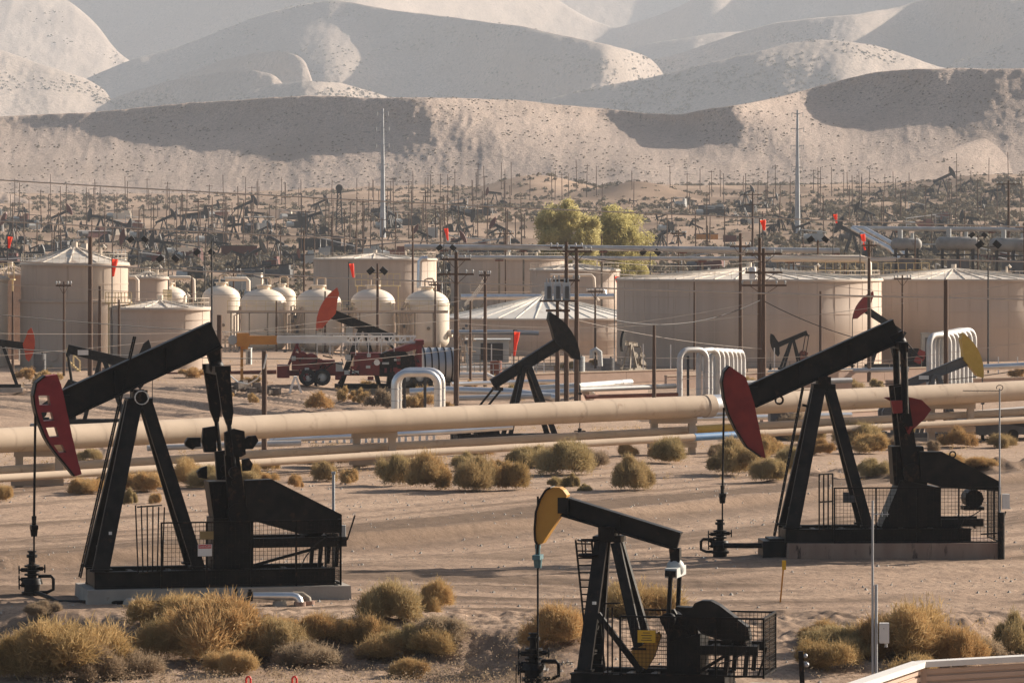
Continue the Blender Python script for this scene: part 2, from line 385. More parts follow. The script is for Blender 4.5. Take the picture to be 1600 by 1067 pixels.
# central ridge with its knolls
HILLS.append(hill('hill', [(110, 175), (140, 167), (200, 146), (260, 128), (310, 118), (350, 112), (395, 110), (430, 118), (450, 140), (470, 175)],
     [(110, 210), (470, 210)], [(110, 3120), (250, 3060), (400, 2960), (440, 2960), (470, 3000)], M_H2, g0=.9, soft=10, nsc=.8))
HILLS.append(hill('hill', [(280, 120), (310, 108), (350, 93), (400, 83), (440, 80), (468, 88), (480, 98), (487, 115), (492, 150), (520, 190)],
     [(280, 210), (520, 210)], [(280, 3260), (400, 3200), (470, 3140), (520, 3200)], M_H2, g0=.85, soft=12, nsc=.8))
HILLS.append(hill('hill', [(330, 168), (380, 146), (430, 132), (480, 127), (530, 130), (580, 142), (620, 156), (660, 180)],
     [(330, 210), (660, 210)], [(330, 2900), (500, 2840), (660, 2980)], M_H2, g0=.5, soft=7, nsc=.8))
HILLS.append(hill('hill', [(105, 150), (130, 124), (200, 96), (290, 70), (340, 50), (400, 26), (460, 10), (520, 0), (560, 5), (620, 17), (700, 27), (760, 34), (820, 42), (880, 55), (930, 66), (975, 77), (1010, 88), (1022, 96), (1010, 108), (960, 122)][:-2]+[(1040, 120), (1060, 175)],
     [(105, 215), (600, 215), (1060, 215)], [(105, 3640), (300, 3560), (450, 3450), (540, 3400), (560, 3420), (700, 3380), (830, 3250), (930, 3180), (1000, 3250), (1060, 3330)], M_H2, g0=.40, soft=8, nsc=.8,
     blobs=[(760, 90, 150, 42, 22, .55), (620, 60, 80, 25, 25, .35)], shift=[(500, 110, 110, 60, 0, -90), (960, 80, 50, 50, 30, -60)]))
# right-hand ridge
HILLS.append(hill('hill', [(810, 170), (850, 156), (900, 143), (960, 132), (1020, 121), (1080, 106), (1130, 94), (1180, 82), (1230, 68), (1280, 62), (1340, 66), (1400, 80), (1440, 96), (1480, 108), (1540, 112), (1580, 130)],
     [(810, 210), (1580, 210)], [(810, 3000), (900, 2960), (1100, 2850), (1330, 2780), (1450, 2880), (1580, 3000)], M_H2, g0=.37, soft=7, nsc=.8,
     blobs=[(1180, 130, 90, 18, -14, .35)]))
HILLS.append(hill('hill', [(825, 158), (870, 140), (930, 120), (1000, 100), (1060, 84), (1110, 68), (1160, 50), (1210, 36), (1260, 30), (1320, 24), (1380, 16), (1430, 4), (1480, -10), (1560, -40), (1760, -80)],
     [(825, 210), (1760, 210)], [(825, 3750), (1000, 3600), (1100, 3500), (1200, 3420), (1330, 3330), (1430, 3420), (1500, 3400), (1600, 3250), (1760, 3100)], M_H2, g0=.38, soft=7, nsc=.8,
     blobs=[(1000, 110, 130, 14, -25, .6), (1530, 50, 70, 50, 30, .8)]))
HILLS.append(hill('hill', [(1455, 122), (1490, 100), (1530, 84), (1600, 50), (1700, 10), (1760, 0)],
     [(1455, 210), (1760, 210)], [(1455, 3100), (1760, 2950)], M_H2, g0=.37, soft=8, nsc=.8))
# the far range
HILLS.append(hill('mountain', [(960, 90), (1000, 72), (1050, 62), (1120, 52), (1200, 46), (1290, 38), (1340, 60)],
     [(960, 110), (1340, 110)], [(960, 4300), (1100, 4200), (1340, 4300)], M_H2, g0=.4, soft=7, nsc=.7))
HILLS.append(hill('mountain', [(-160, -60), (400, -75), (700, -40), (830, -30), (870, 0), (920, 30), (960, 45), (1030, 25), (1100, -10), (1180, -40), (1400, -70), (1760, -80)],
     [(-160, 140), (1760, 140)], [(-160, 4700), (150, 4800), (300, 4700), (500, 4500), (560, 4480), (700, 4700), (860, 4900), (960, 5000), (1050, 4800), (1110, 4700), (1180, 4800), (1350, 4600), (1760, 4300)], M_H2, g0=.62, soft=10, nsc=.6))
HILLS.append(hill('mountain', [(-160, -70), (600, -75), (900, -80), (1000, -80), (1760, -80)],
     [(-160, 100), (1760, 100)], [(-160, 5600), (800, 5500), (1000, 5600), (1760, 5400)], M_H2, g0=.62, soft=10, nsc=.6))
# ------------------------------------------------------------ object materials
M = dict(
 black=mat('black_paint', (.003, .003, .003), (.02, .0165, .0135), .5, spec=.22, nscale=2.2, rust=(.045, .024, .014), rustamt=.45, bump=.15, bscale=9),
 grease=mat('oily_black_steel', (.003, .003, .003), (.008, .006, .005), .5, spec=.2, nscale=3, rust=(.055, .03, .018), rustamt=.6, bump=.3, bscale=7),
 red=mat('faded_red_paint', (.22, .012, .018), (.30, .022, .026), .5, nscale=2.5, rust=(.06, .012, .010), rustamt=.35),
 darkred=mat('dark_red_paint', (.19, .010, .008), (.26, .018, .012), .5, nscale=2.5, rust=(.05, .010, .006), rustamt=.35),
 orange=mat('orange_red_paint', (.40, .045, .014), (.48, .065, .02), .5, nscale=2, rust=(.14, .02, .01), rustamt=.25),
 mustard=mat('mustard_paint', (.40, .19, .020), (.46, .23, .03), .5, nscale=2, rust=(.12, .05, .01), rustamt=.25),
 yellow=mat('yellow_paint', (.50, .31, .045), (.57, .37, .07), .5, nscale=2, rust=(.2, .12, .03), rustamt=.2),
 signyellow=mat('sign_yellow', (.62, .36, .015), None, .5),
 rustred=mat('rusty_red_steel', (.13, .03, .015), (.18, .05, .02), .7, nscale=4, rust=(.05, .02, .01), rustamt=.5),
 concrete=mat('concrete', (.30, .265, .23), (.38, .34, .29), .9, nscale=1.5, bump=.4, rust=(.16, .12, .09), rustamt=.3),
 brownconc=mat('stained_concrete', (.27, .17, .125), (.36, .25, .185), .9, nscale=1.2, bump=.4, rust=(.05, .03, .02), rustamt=.45, stretch=(1.5, 1.5, .4)),
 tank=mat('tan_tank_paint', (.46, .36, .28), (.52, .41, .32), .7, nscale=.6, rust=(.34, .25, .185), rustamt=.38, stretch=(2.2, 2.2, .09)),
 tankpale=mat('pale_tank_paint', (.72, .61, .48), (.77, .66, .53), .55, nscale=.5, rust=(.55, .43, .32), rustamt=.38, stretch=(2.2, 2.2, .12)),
 roof=mat('pale_metal_roof', (.62, .57, .50), (.72, .67, .59), .55, metal=.0, nscale=.5, rust=(.40, .32, .26), rustamt=.5),  # besides real rust and dirt, the dark blotches imitate shaded roof panels
 roofdull=mat('dull_metal_roof', (.50, .44, .37), (.62, .56, .48), .7, nscale=.45, rust=(.34, .26, .20), rustamt=.55),  # rust and dirt made heavier to imitate shaded panels between the ribs
 vesselgrey=mat('grimy_grey_vessel', (.20, .19, .175), (.30, .285, .26), .7, nscale=.8, rust=(.14, .11, .09), rustamt=.45),
 rigred=mat('grimy_rig_red', (.12, .010, .010), (.17, .016, .014), .55, nscale=1.6, rust=(.035, .015, .012), rustamt=.55),
 tanpipe=mat('tan_pipe_jacket', (.47, .37, .275), (.53, .42, .315), .85, spec=.2, nscale=.7, rust=(.36, .26, .185), rustamt=.4, bump=.12, bscale=3),
 silver=mat('aluminium_jacket', (.62, .62, .62), (.75, .74, .72), .34, metal=.85, nscale=1.2, rust=(.40, .38, .36), rustamt=.3),
 silverdull=mat('dull_aluminium', (.40, .395, .385), (.52, .51, .495), .6, metal=.4, nscale=1.0, rust=(.33, .30, .28), rustamt=.3),
 steel=mat('galvanised_steel', (.33, .35, .37), (.42, .44, .46), .5, metal=.5, nscale=.6),
 wood=mat('weathered_wood_pole', (.085, .050, .033), (.13, .08, .052), .9, nscale=2, stretch=(3, 3, .25), bump=.4),
 fardark=mat('far_dark_steel', (.02, .02, .022), (.04, .036, .034), .6, nscale=1),
 farred=mat('far_red_steel', (.10, .022, .016), (.13, .03, .022), .6, nscale=1),
 rope=mat('white_rope', (.7, .68, .62), None, .8),
 white=mat('white_paint', (.66, .64, .60), (.74, .72, .68), .55, nscale=2, rust=(.55, .5, .42), rustamt=.2),
 sock=mat('red_windsock_cloth', (.85, .055, .015), (.92, .09, .03), .7, nscale=2, trans=.35),
 wire=mat('bare_wire', (.42, .36, .30), (.5, .43, .36), .6),
 darkwire=mat('dark_cable', (.03, .027, .025), None, .6),
 rubber=mat('tyre_rubber', (.015, .015, .015), (.03, .028, .025), .85, nscale=4),
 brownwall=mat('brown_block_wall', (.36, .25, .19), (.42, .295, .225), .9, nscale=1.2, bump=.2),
 greyrust=mat('old_beige_steel', (.20, .165, .12), (.27, .22, .16), .7, nscale=3, rust=(.09, .05, .03), rustamt=.5),
 orangearm=mat('orange_boom_paint', (.50, .20, .03), (.58, .25, .04), .5, nscale=2, rust=(.25, .1, .03), rustamt=.25),
 grey=mat('grey_steel_paint', (.085, .085, .088), (.12, .12, .12), .5, nscale=2, rust=(.05, .04, .035), rustamt=.3),
 greypale=mat('pale_grey_paint', (.36, .37, .36), (.44, .45, .43), .6, nscale=1, rust=(.25, .23, .2), rustamt=.3),
 siding=mat('tan_siding', (.50, .36, .27), (.54, .39, .30), .6, nscale=1),
 capwhite=mat('white_cap_flashing', (.70, .66, .60), (.76, .72, .66), .5, nscale=2),
 blue=mat('blue_pipe_paint', (.10, .22, .40), (.13, .27, .46), .5, nscale=2),
 teal=mat('teal_clamp', (.05, .12, .14), (.08, .17, .19), .5, nscale=3),
 ink=mat('black_ink', (.02, .02, .02), None, .7),
 signred=mat('sign_red', (.55, .02, .02), None, .5),
 yrail=mat('cream_handrail', (.62, .48, .24), (.68, .53, .28), .5, nscale=2),
 transformer=mat('transformer_grey', (.40, .44, .47), (.46, .50, .53), .45, nscale=1.5),
 rock=mat('dark_rubble', (.10, .08, .065), (.2, .16, .13), .95, nscale=3, bump=.6),
 copper=mat('orange_cone', (.85, .05, .03), None, .5),
)

def text_mesh(name, body, size, m, parent, loc, rx=90, rz=0):
    cu = bpy.data.curves.new(name, 'FONT'); cu.body = body; cu.size = size; cu.align_x = 'CENTER'; cu.align_y = 'CENTER'; cu.extrude = .004
    t = bpy.data.objects.new(name+'_curve', cu); COL.objects.link(t)
    dg = bpy.context.evaluated_depsgraph_get(); me = bpy.data.meshes.new_from_object(t.evaluated_get(dg)); me.name = name
    bpy.data.objects.remove(t); bpy.data.curves.remove(cu)
    me.materials.clear(); me.materials.append(m)
    o = bpy.data.objects.new(name, me); COL.objects.link(o); o.parent = parent; o.location = loc; o.rotation_euler = (R(rx), 0, R(rz)); return o
# ------------------------------------------------------------ pumpjacks
def ibeam(a, b, h, wd, h2=None):
    """I-section beam in the XZ plane from a to b (centre line)"""
    mb = MB(); a = Vector((a[0], 0, a[1])); b = Vector((b[0], 0, b[1])); d = (b-a).normalized(); u = Vector((-d.z, 0, d.x))
    if u.z < 0: u = -u
    h2 = h if h2 is None else h2; t = .05
    mb.bar(a, b, wd*.42, h-2*t, up=(0, 1, 0) if False else u, h2=h2-2*t)
    for s in (1, -1): mb.bar(a+u*s*(h/2-t/2), b+u*s*(h2/2-t/2), wd, t, up=u)
    L = (b-a).length; k = max(2, int(L/1.6))
    for i in range(1, k):
        p = a+d*L*i/k
        for s in (1, -1): mb.box((p.x, s*wd*.31, p.z), (.03, wd*.2, h*.75))
    return mb

def mesh_panel(root, pts, z0, z1, m, name='guard_rail', cell=.13, posts=True):
    """wire guard panel along a plan polyline, frame plus its wire mesh"""
    fr = MB(); wr = MB()
    for (x0, y0), (x1, y1) in zip(pts[:-1], pts[1:]):
        for z in (z0, z1): fr.bar((x0, y0, z), (x1, y1, z), .05, .05)
        L = math.hypot(x1-x0, y1-y0); k = max(1, round(L/1.5))
        for i in range(k+1):
            t = i/k; fr.bar((x0+(x1-x0)*t, y0+(y1-y0)*t, z0-.05), (x0+(x1-x0)*t, y0+(y1-y0)*t, z1+.02), .055, .055, up=(0, 1, 0))
        kv = max(2, int(L/cell))
        for i in range(kv):
            t = (i+.5)/kv; x, y = x0+(x1-x0)*t, y0+(y1-y0)*t
            wr.bar((x, y, z0), (x, y, z1), .011, .011, up=(0, 1, 0))
        kz = max(2, int((z1-z0)/cell))
        for i in range(1, kz): wr.bar((x0, y0, z0+(z1-z0)*i/kz), (x1, y1, z0+(z1-z0)*i/kz), .011, .011)
    f = fr.build(name, m, root); wr.build('wire_mesh', m, f); return f

def ladder_mb(a, b, wd, n, r=.022, axis=(0, 1, 0)):
    mb = MB(); a, b = Vector(a), Vector(b); s = Vector(axis)*wd/2
    for k in (1, -1): mb.bar(a+s*k, b+s*k, .05, .05)
    for i in range(n):
        p = a+(b-a)*(i+.5)/n; mb.tube([p-s, p+s], r, 6)
    return mb

def big_pump(c):
    """a large pumpjack; all outlines are side views in picture pixels turned to metres by c['s'] about c['o']"""
    ox, oy = c['o']; s = c['s']
    def v(p): return ((p[0]-ox)/s, (oy-p[1])/s)
    root = empty('pumpjack', c['loc'], c['yaw'], c['label'], 'pumpjack')
    bk, gr = M['black'], M['grease']
    W = c.get('W', 1.0)                                   # half the width of the skid
    # skid
    (x0, zt), (x1, zb) = v(c['skid'][0]), v(c['skid'][1])
    mb = MB()
    for y in (-W, W):
        mb.box(((x0+x1)/2, y, (zt+zb)/2), (x1-x0, .14, zt-zb)); mb.box(((x0+x1)/2, y, zt-.02), (x1-x0+.02, .34, .04)); mb.box(((x0+x1)/2, y, zb+.02), (x1-x0+.02, .34, .04))
    for i in range(7): mb.box((x0+.1+(x1-x0-.2)*i/6, 0, (zt+zb)/2-.03), (.16, 2*W-.15, (zt-zb)*.8))
    mb.build('skid', bk, root)
    # samson post
    top = v(c['pivot']); ff = v(c['ffoot']); rf = v(c['rfoot']); lw = c.get('lw', .42); tw = c.get('tw', .30)
    for y in (-1, 1):
        mb = MB(); a = Vector((ff[0], y*W*.95, ff[1])); b = Vector((top[0]-.18, y*tw, top[1]-.25))
        mb.bar(a, b, lw*.55, lw, up=(1, 0, 0)); d = (b-a)
        for e in (1, -1): mb.bar(a+Vector((e*lw*.5, 0, 0)), b+Vector((e*lw*.45, 0, 0)), .2, .05, up=(1, 0, 0))
        mb.box((ff[0], y*W*.95, ff[1]+.03), (lw*1.5, .4, .06)); mb.build('leg', bk, root)
        mb = MB(); a = Vector((rf[0], y*W*.8, rf[1])); b = Vector((top[0]+.22, y*tw, top[1]-.3))
        mb.bar(a, b, .22, lw*.78, up=(1, 0, 0)); mb.box((rf[0], y*W*.8, rf[1]+.03), (lw*1.2, .36, .06)); mb.build('leg', bk, root)
    mb = MB(); A = Vector((ff[0], 0, ff[1])); B = Vector((top[0]-.18, 0, top[1]-.25))
    for i, t in enumerate((.12, .36, .6, .82)):
        p = A+(B-A)*t; hw = W*.95+(tw-W*.95)*t; mb.bar((p.x, -hw, p.z), (p.x, hw, p.z), .12, .12)
        if i < 3:
            t2 = (.36, .6, .82)[i]; q = A+(B-A)*t2; hw2 = W*.95+(tw-W*.95)*t2
            mb.bar((p.x+.03, -hw, p.z), (q.x+.03, hw2, q.z), .08, .08)
    mb.build('cross_brace', bk, root)
    mb = MB(); mb.box((top[0], 0, top[1]-.2), (.8, tw*2+.35, .16)); mb.box((top[0]-.02, 0, top[1]-.03), (.42, .5, .22)); mb.cyl((top[0], -.5, top[1]+.02), (top[0], .5, top[1]+.02), .13)
    for y in (-.42, .42): mb.box((top[0], y, top[1]), (.45, .12, .3))
    mb.build('saddle_bearing', gr, root)
    # walking beam
    b0, b1 = v(c['beam'][0]), v(c['beam'][1])
    be = ibeam(b0, b1, c['bh']/s, c.get('bw', .55), c.get('bh2', c['bh'])/s).build('walking_beam', bk, root)
    # horse head
    hw = c.get('hw', .34); hm = c['headmat']
    mb = MB()
    if 'arc' in c:                                       # open head: an arc plate, a back plate and rungs between them
        arc = [v(p) for p in c['arc']]; bck = [v(p) for p in c['back']]; n = len(arc)
        def L(i, t): return (arc[i][0]+(bck[i][0]-arc[i][0])*t, arc[i][1]+(bck[i][1]-arc[i][1])*t)
        for y0, y1 in ((-hw, hw),):
            for i in range(n-1):
                for t0, t1, ok in ((0, .13, 1), (.13, .50, i in c['rungs']), (.50, 1, 1)):
                    if ok: mb.prism([L(i, t0), L(i+1, t0), L(i+1, t1), L(i, t1)], y0, y1)
        body = mb.build('horse_head', hm, root)
        m2 = MB()
        for i in range(n-1):
            p, q = arc[i], arc[i+1]; m2.bar((p[0]-.03, 0, p[1]), (q[0]-.03, 0, q[1]), 2*hw+.06, .05, up=(1, 0, 0))
        m2.build('wire_line_track', gr, body)
    else:
        poly = [v(p) for p in c['head']]
        mb.prism(poly, -hw, hw); body = mb.build('horse_head', hm, root)
        m2 = MB(); f = c['face']
        for i, j in zip(f[:-1], f[1:]):
            p, q = poly[i], poly[j]; m2.bar((p[0]-.02, 0, p[1]), (q[0]-.02, 0, q[1]), 2*hw+.14, .05, up=(1, 0, 0))
        m2.build('wire_line_track', gr, body)
    mb = MB(); hb = v(c['hinge']); mb.box((hb[0], 0, hb[1]), (.3, .9*hw+.3, c['bh']/s*.8)); mb.build('head_hinge', bk, root)
    # bridle and polished rod
    rx, rz0 = v(c['rod'][0]); cz = v(c['rod'][1])[1]; wz = v(c['rod'][2])[1]
    mb = MB()
    for y in (-.11, .11): mb.tube([(rx+.05, y, rz0), (rx, y*.9, cz+.1)], .028, 6)
    mb.build('bridle_cable', gr, root)
    mb = MB(); mb.tube([(rx, 0, v(c['rodtop'])[1] if 'rodtop' in c else cz+.35), (rx, 0, wz)], .03, 8); mb.build('polished_rod', gr, root)
    mb = MB(); mb.box((rx, 0, cz), (.22, .5, .13)); mb.cyl((rx, 0, cz+.06), (rx, 0, cz+.26), .07); mb.cyl((rx, 0, cz-.3), (rx, 0, cz-.05), .10, .13); mb.box((rx, 0, cz+.3), (.14, .14, .12)); mb.build('carrier_bar', c.get('clampmat', gr), root)
    # equalizer and pitmans
    ex = v(c['eq']); pb = v(c['pin']); pw = c.get('pw', 1.05)
    mb = MB(); mb.prism([v(p) for p in c['tail']], -.16, .16); mb.build('tail_bearing', gr, root)
    mb = MB(); mb.bar((ex[0], -pw, ex[1]), (ex[0], pw, ex[1]), .34, .26); mb.ball((ex[0], 0, ex[1]+.1), .26); mb.build('equalizer', c.get('eqmat', gr), root)
    for y in (-pw, pw):
        mb = MB(); a = Vector((ex[0], y, ex[1]+.05)); b = Vector((pb[0], y, pb[1])); d = b-a
        if c.get('plate'):
            k = c['plate']; mb.bar(a+Vector((0, 0, .12)), a+d*.02, .12, .52, up=(1, 0, 0)); mb.bar(a, a+d*k, .14, .46, up=(1, 0, 0), h2=.36); mb.bar(a+d*k, a+d*(k+.12), .14, .36, up=(1, 0, 0), h2=.15); mb.tube([a+d*(k+.1), b], .075, 8)
        else: mb.tube([a, b], c.get('pr', .11), 10); mb.bar(a-d*.02, a+d*.1, .16, .3, up=(1, 0, 0))
        mb.cyl(b+Vector((0, -.14, 0)), b+Vector((0, .14, 0)), .2); mb.build('pitman_arm', gr, root)
    # cranks with counterweights
    cc = v(c['crank'])
    for y in (-pw+.3, pw-.3):
        g = 1 if y > 0 else -1
        mb = MB(); a = Vector((cc[0], y, cc[1])); b = Vector((pb[0], y, pb[1])); d = (b-a).normalized(); e = a+d*c.get('cl', (b-a).length+.6)
        mb.bar(a-d*.35, e, .2, .62, up=(1, 0, 0), h2=.46); mb.cyl(a+Vector((0, -.2, 0)), a+Vector((0, .2, 0)), .34, n=20)
        for k in range(3): q = b-d*.35*k; mb.cyl(q+Vector((0, -.16, 0)), q+Vector((0, .16, 0)), .12, n=12)
        cr = mb.build('crank', gr, root)
        for poly, mm in c['weights'](v, y): MB().prism(poly, y+g*.11, y+g*.36).build('counterweight', mm, cr)
    # gearbox, pedestal, belt guard, prime mover
    mb = MB(); mb.prism([v(p) for p in c['gear']], -.52, .52)
    gp = [v(p) for p in c['gear']]; gx = [p[0] for p in gp]; gzv = [p[1] for p in gp]
    for k in range(4): mb.box((min(gx)+(max(gx)-min(gx))*(.15+.23*k), 0, (min(gzv)+max(gzv))/2), (.05, 1.12, (max(gzv)-min(gzv))*.8))
    mb.cyl((cc[0], -pw+.2, cc[1]), (cc[0], pw-.2, cc[1]), .2); mb.build('gearbox', gr, root)
    MB().prism([v(p) for p in c['pedestal']], -.72, .72).build('pedestal', bk, root)
    gd = [v(p) for p in c['guard']]; mb = MB(); mb.prism(gd, -.95, -.60)
    for p, q in zip(gd, gd[1:]+gd[:1]): mb.bar((p[0], -.775, p[1]), (q[0], -.775, q[1]), .035, .41, up=(0, 1, .01))
    mb.build('belt_guard', bk, root)
    mx, mz = v(c['motor']); mr = c.get('mr', .34); mb = MB(); mb.cyl((mx, -.5, mz), (mx, .55, mz), mr, n=20); mb.cyl((mx, .55, mz), (mx, .75, mz), mr*.85, n=20); mb.box((mx, 0, mz-mr-.02), (mr*2.2, .9, .12))
    for k in range(10):
        t = 2*math.pi*k/10; mb.box((mx+mr*math.cos(t), .02, mz+mr*math.sin(t)), (.05, .9, .05), 0)
    mb.box((mx+.05, -.1, mz+mr+.05), (.28, .3, .14)); mb.build('motor', gr, root)
    (mx0, mz0), (mx1, mz1) = v(c['rail'][0]), v(c['rail'][1]); mb = MB()
    for y in (-.75, .75): mb.box(((mx0+mx1)/2, y, (mz0+mz1)/2), (mx1-mx0, .16, mz0-mz1))
    for x in (mx0+.25, mx1-.5, mx1-.25): mb.box((x, 0, (mz0+mz1)/2-.02), (.18, 1.4, .14))
    for x in (mx1-.9, mx1-.35):
        for y in (-.75, .75): mb.bar((x, y, zt), (x+.05, y, mz1), .12, .12, up=(0, 1, 0))
    mb.bar((mx0, -.75, zt+.1), (mx1-.9, -.75, mz1-.02), .09, .09, up=(0, 1, 0)); mb.build('motor_mount', bk, root)
    mb = MB(); lx, lz = v(c['lever']); mb.tube([(lx-.25, -.9, lz-.8), (lx, -.95, lz)], .03, 6); mb.tube([(lx-.25, -.9, lz-.8), (lx-.9, -.8, lz-.85)], .03, 6); mb.build('brake_lever', bk, root)
    # cables hanging about the frame
    mb = MB(); mb.tube([(mx+.3, -.9, mz-.3), (mx-.1, -1.0, mz-.55), (mx-.45, -1.0, zt+.35), (mx-.6, -1.0, zt+.02)], .02, 6); mb.build('power_cable', M['darkwire'], root)
    return root, v, (x0, x1, zt, zb, W)

# ---- front left pumpjack, open red head
A_loc = on(330, 139.5)
cA = dict(o=(330, 940), s=47.8, loc=A_loc, yaw=R(13), W=1.05, label='large black pumpjack with a slotted red horse head, front left',
    skid=((140, 893), (516, 919)), pivot=(216, 622), ffoot=(150, 892), rfoot=(304, 890), lw=.50, tw=.28,
    beam=((98, 638), (337, 530)), bh=45, bh2=44, bw=.62, headmat=M['red'], hw=.36,
    arc=[(70, 592), (56, 603), (52, 622), (53.5, 637), (56, 648), (60, 662), (64, 672), (70, 687), (77, 699), (86, 711), (100, 728), (115, 747)],
    back=[(87, 590), (93, 606), (97, 622), (100, 637), (102, 648), (105, 660), (107, 670), (110, 685), (113, 697), (116, 710), (120, 727), (125, 744)],
    rungs=(0, 1, 3, 5, 7, 9, 10), hinge=(100, 640),
    rod=((53, 620), (51, 826), (50, 880)), eq=(338, 585), pin=(357, 742), pw=1.3, plate=.42,
    tail=[(322, 556), (342, 545), (346, 585), (332, 590)], crank=(364, 806),
    weights=lambda v, y: [([v(p) for p in q], M['grease']) for q in (([(341, 680), (356, 674), (372, 678), (374, 714), (366, 718), (343, 716)], [(370, 692), (378, 686), (390, 685), (394, 693), (385, 706), (370, 706)], [(369, 722), (379, 720), (385, 729), (382, 739), (370, 740)]) if y < 0 else
        ([(326, 678), (346, 675), (347, 716), (328, 716), (324, 700)], [(297, 700), (302, 693), (322, 693), (322, 707), (313, 708), (309, 712), (298, 706)], [(316, 747), (322, 741), (332, 738), (332, 758), (319, 756)]))],
    gear=[(322, 758), (374, 758), (376, 815), (330, 815)], pedestal=[(328, 815), (391, 815), (391, 893), (328, 893)],
    guard=[(377, 756), (418, 755), (528, 811), (528, 838), (464, 839), (380, 815)], motor=(492, 830), rail=((391, 846), (538, 861)), lever=(550, 812))
pA, vA, dA = big_pump(cA)
x0, x1, zt, zb, W = dA
mesh_panel(pA, [(vA((242, 0))[0], -W-.35), (x1+.15, -W-.35), (x1+.15, W+.3)], zb+.05, vA((0, 818))[1], M['grease'])
mb = MB(); q0, q1 = vA((200, 788)), vA((242, 892))        # the gate leaf, swung open and leaning
for k in range(6):
    t = k/5; x = q0[0]+(q1[0]-q0[0])*t; mb.bar((x-.0+.02, -W-.35-.7*(1-t), q1[1]), (x+.08*(k-2)*.4, -W-.35-.7*(1-t), q0[1]-.12*t), .04, .04, up=(0, 1, 0))
for z in (q0[1]-.06, q1[1]): mb.bar((q0[0], -W-1.05, z), (q1[0], -W-.35, z), .045, .045)
mb.build('gate', M['grease'], pA)
ladder_mb((*[vA((124, 905))[0]], 0, vA((124, 905))[1]), (vA((209, 532))[0], -.1, vA((209, 532))[1]), .42, 26).build('ladder', M['black'], pA)
mb = MB(); cx_, cz_ = vA((216, 626)); mb.tube([(cx_+.22*math.cos(t*.5), -.55-.01*t, cz_+.22*math.sin(t*.5)) for t in range(30)], .012, 5); mb.build('coiled_rope', M['rope'], pA)
sx, sz = vA((309, 861)); sg = MB().box((sx, -W-.42, sz), (.46, .02, .38)).build('danger_sign', M['white'], pA)
MB().box((sx, -W-.432, sz+.12), (.42, .006, .12)).build('sign_header', M['signred'], sg)
text_mesh('sign_lettering', 'DANGER', .10, M['white'], sg, (sx, -W-.437, sz+.12))
sx2, sz2 = vA((312, 838)); MB().box((sx2, -W-.42, sz2), (.44, .02, .26)).build('yellow_panel', mat('faded_yellow', (.20, .14, .05), (.26, .18, .07), .7), pA)
sx, sz = vA((163, 834)); MB().box((sx+.05, -.98, sz), (.1, .02, .1)).build('tag_plate', M['white'], pA)

def concrete_pad(loc, yaw, x0, x1, h, W, m, label, cat='concrete pad'):
    o = MB(); o.prism([(x0, -.5), (x1, -.5), (x1-.06, h), (x0+.06, h)], -W, W)
    b = o.build('concrete_pad', m); b.location = loc; b.rotation_euler = (0, 0, yaw); return tag(b, label, cat)
concrete_pad(A_loc, R(13), vA((124, 0))[0], vA((540, 0))[0], zb-.01, W+.55, M['concrete'], 'pale concrete pad under the large red-headed pumpjack at the left')

# ---- right pumpjack, solid dark red head
B_loc = on(1385, 157.5)
cB = dict(o=(1385, 872), s=42.3, loc=B_loc, yaw=R(3), W=1.1, label='large black pumpjack with a solid dark red head and red fan counterweights, right',
    skid=((1221, 826), (1510, 847)), pivot=(1286, 598), ffoot=(1232, 825), rfoot=(1351, 824), lw=.46, tw=.26,
    beam=((1172, 623), (1402, 520)), bh=37, bh2=38, bw=.6, headmat=M['darkred'], hw=.34,
    head=[(1138, 575), (1130, 584), (1127, 600), (1130, 625), (1137, 650), (1148, 673), (1165, 700), (1187, 716), (1194, 718), (1184, 670), (1176, 632), (1163, 592)],
    face=(0, 1, 2, 3, 4, 5, 6, 7), hinge=(1176, 622),
    rod=((1128, 640), (1126, 776), (1125, 830)), eq=(1406, 543), pin=(1409, 655), pw=1.0, pr=.13, plate=None,
    tail=[(1388, 530), (1410, 520), (1414, 545), (1400, 548)], crank=(1420, 740), cl=3.2,
    weights=lambda v, y: [([v(p) for p in [(1386, 626), (1420, 624), (1446, 630), (1461, 645), (1450, 660), (1432, 676), (1424, 678), (1412, 640)]], M['darkred'])] if y > 0 else [([v(p) for p in [(1386, 628), (1412, 627), (1414, 646), (1390, 648)]], M['darkred'])],
    gear=[(1390, 700), (1440, 700), (1446, 760), (1394, 760)], pedestal=[(1373, 825), (1403, 752), (1466, 764), (1466, 825)],
    guard=[(1432, 708), (1466, 708), (1557, 755), (1557, 768), (1466, 762), (1434, 752)], motor=(1520, 782), rail=((1466, 812), (1532, 824)), lever=(1566, 800))
pB, vB, dB = big_pump(cB)
x0, x1, zt, zb, W = dB
mesh_panel(pB, [(vB((1296, 0))[0], -W-.3), (vB((1554, 0))[0], -W-.3), (vB((1554, 0))[0], W+.3)], zb+.02, vB((0, 762))[1], M['grease'])
mb = MB(); q0, q1 = vB((1270, 740)), vB((1293, 825))
for k in range(4): x = q0[0]+(q1[0]-q0[0])*k/3; mb.bar((x, -W-.3-.4*(1-k/3), q1[1]), (x, -W-.3-.4*(1-k/3), q0[1]), .05, .05, up=(0, 1, 0))
for z in (q0[1], (q0[1]+q1[1])/2, q1[1]): mb.bar((q0[0], -W-.7, z), (q1[0], -W-.3, z), .05, .05)
mb.build('gate', M['grease'], pB)
ladder_mb((vB((1209, 840))[0], 0, vB((1209, 840))[1]), (vB((1254, 608))[0], 0, vB((1254, 608))[1]), .40, 18).build('ladder', M['black'], pB)
mb = MB(); a = vB((1253, 636)); b = vB((1270, 640)); mb.bar((a[0], 0, a[1]), (b[0], 0, b[1]), .09, .09); mb.build('ladder_bracket', M['black'], pB)
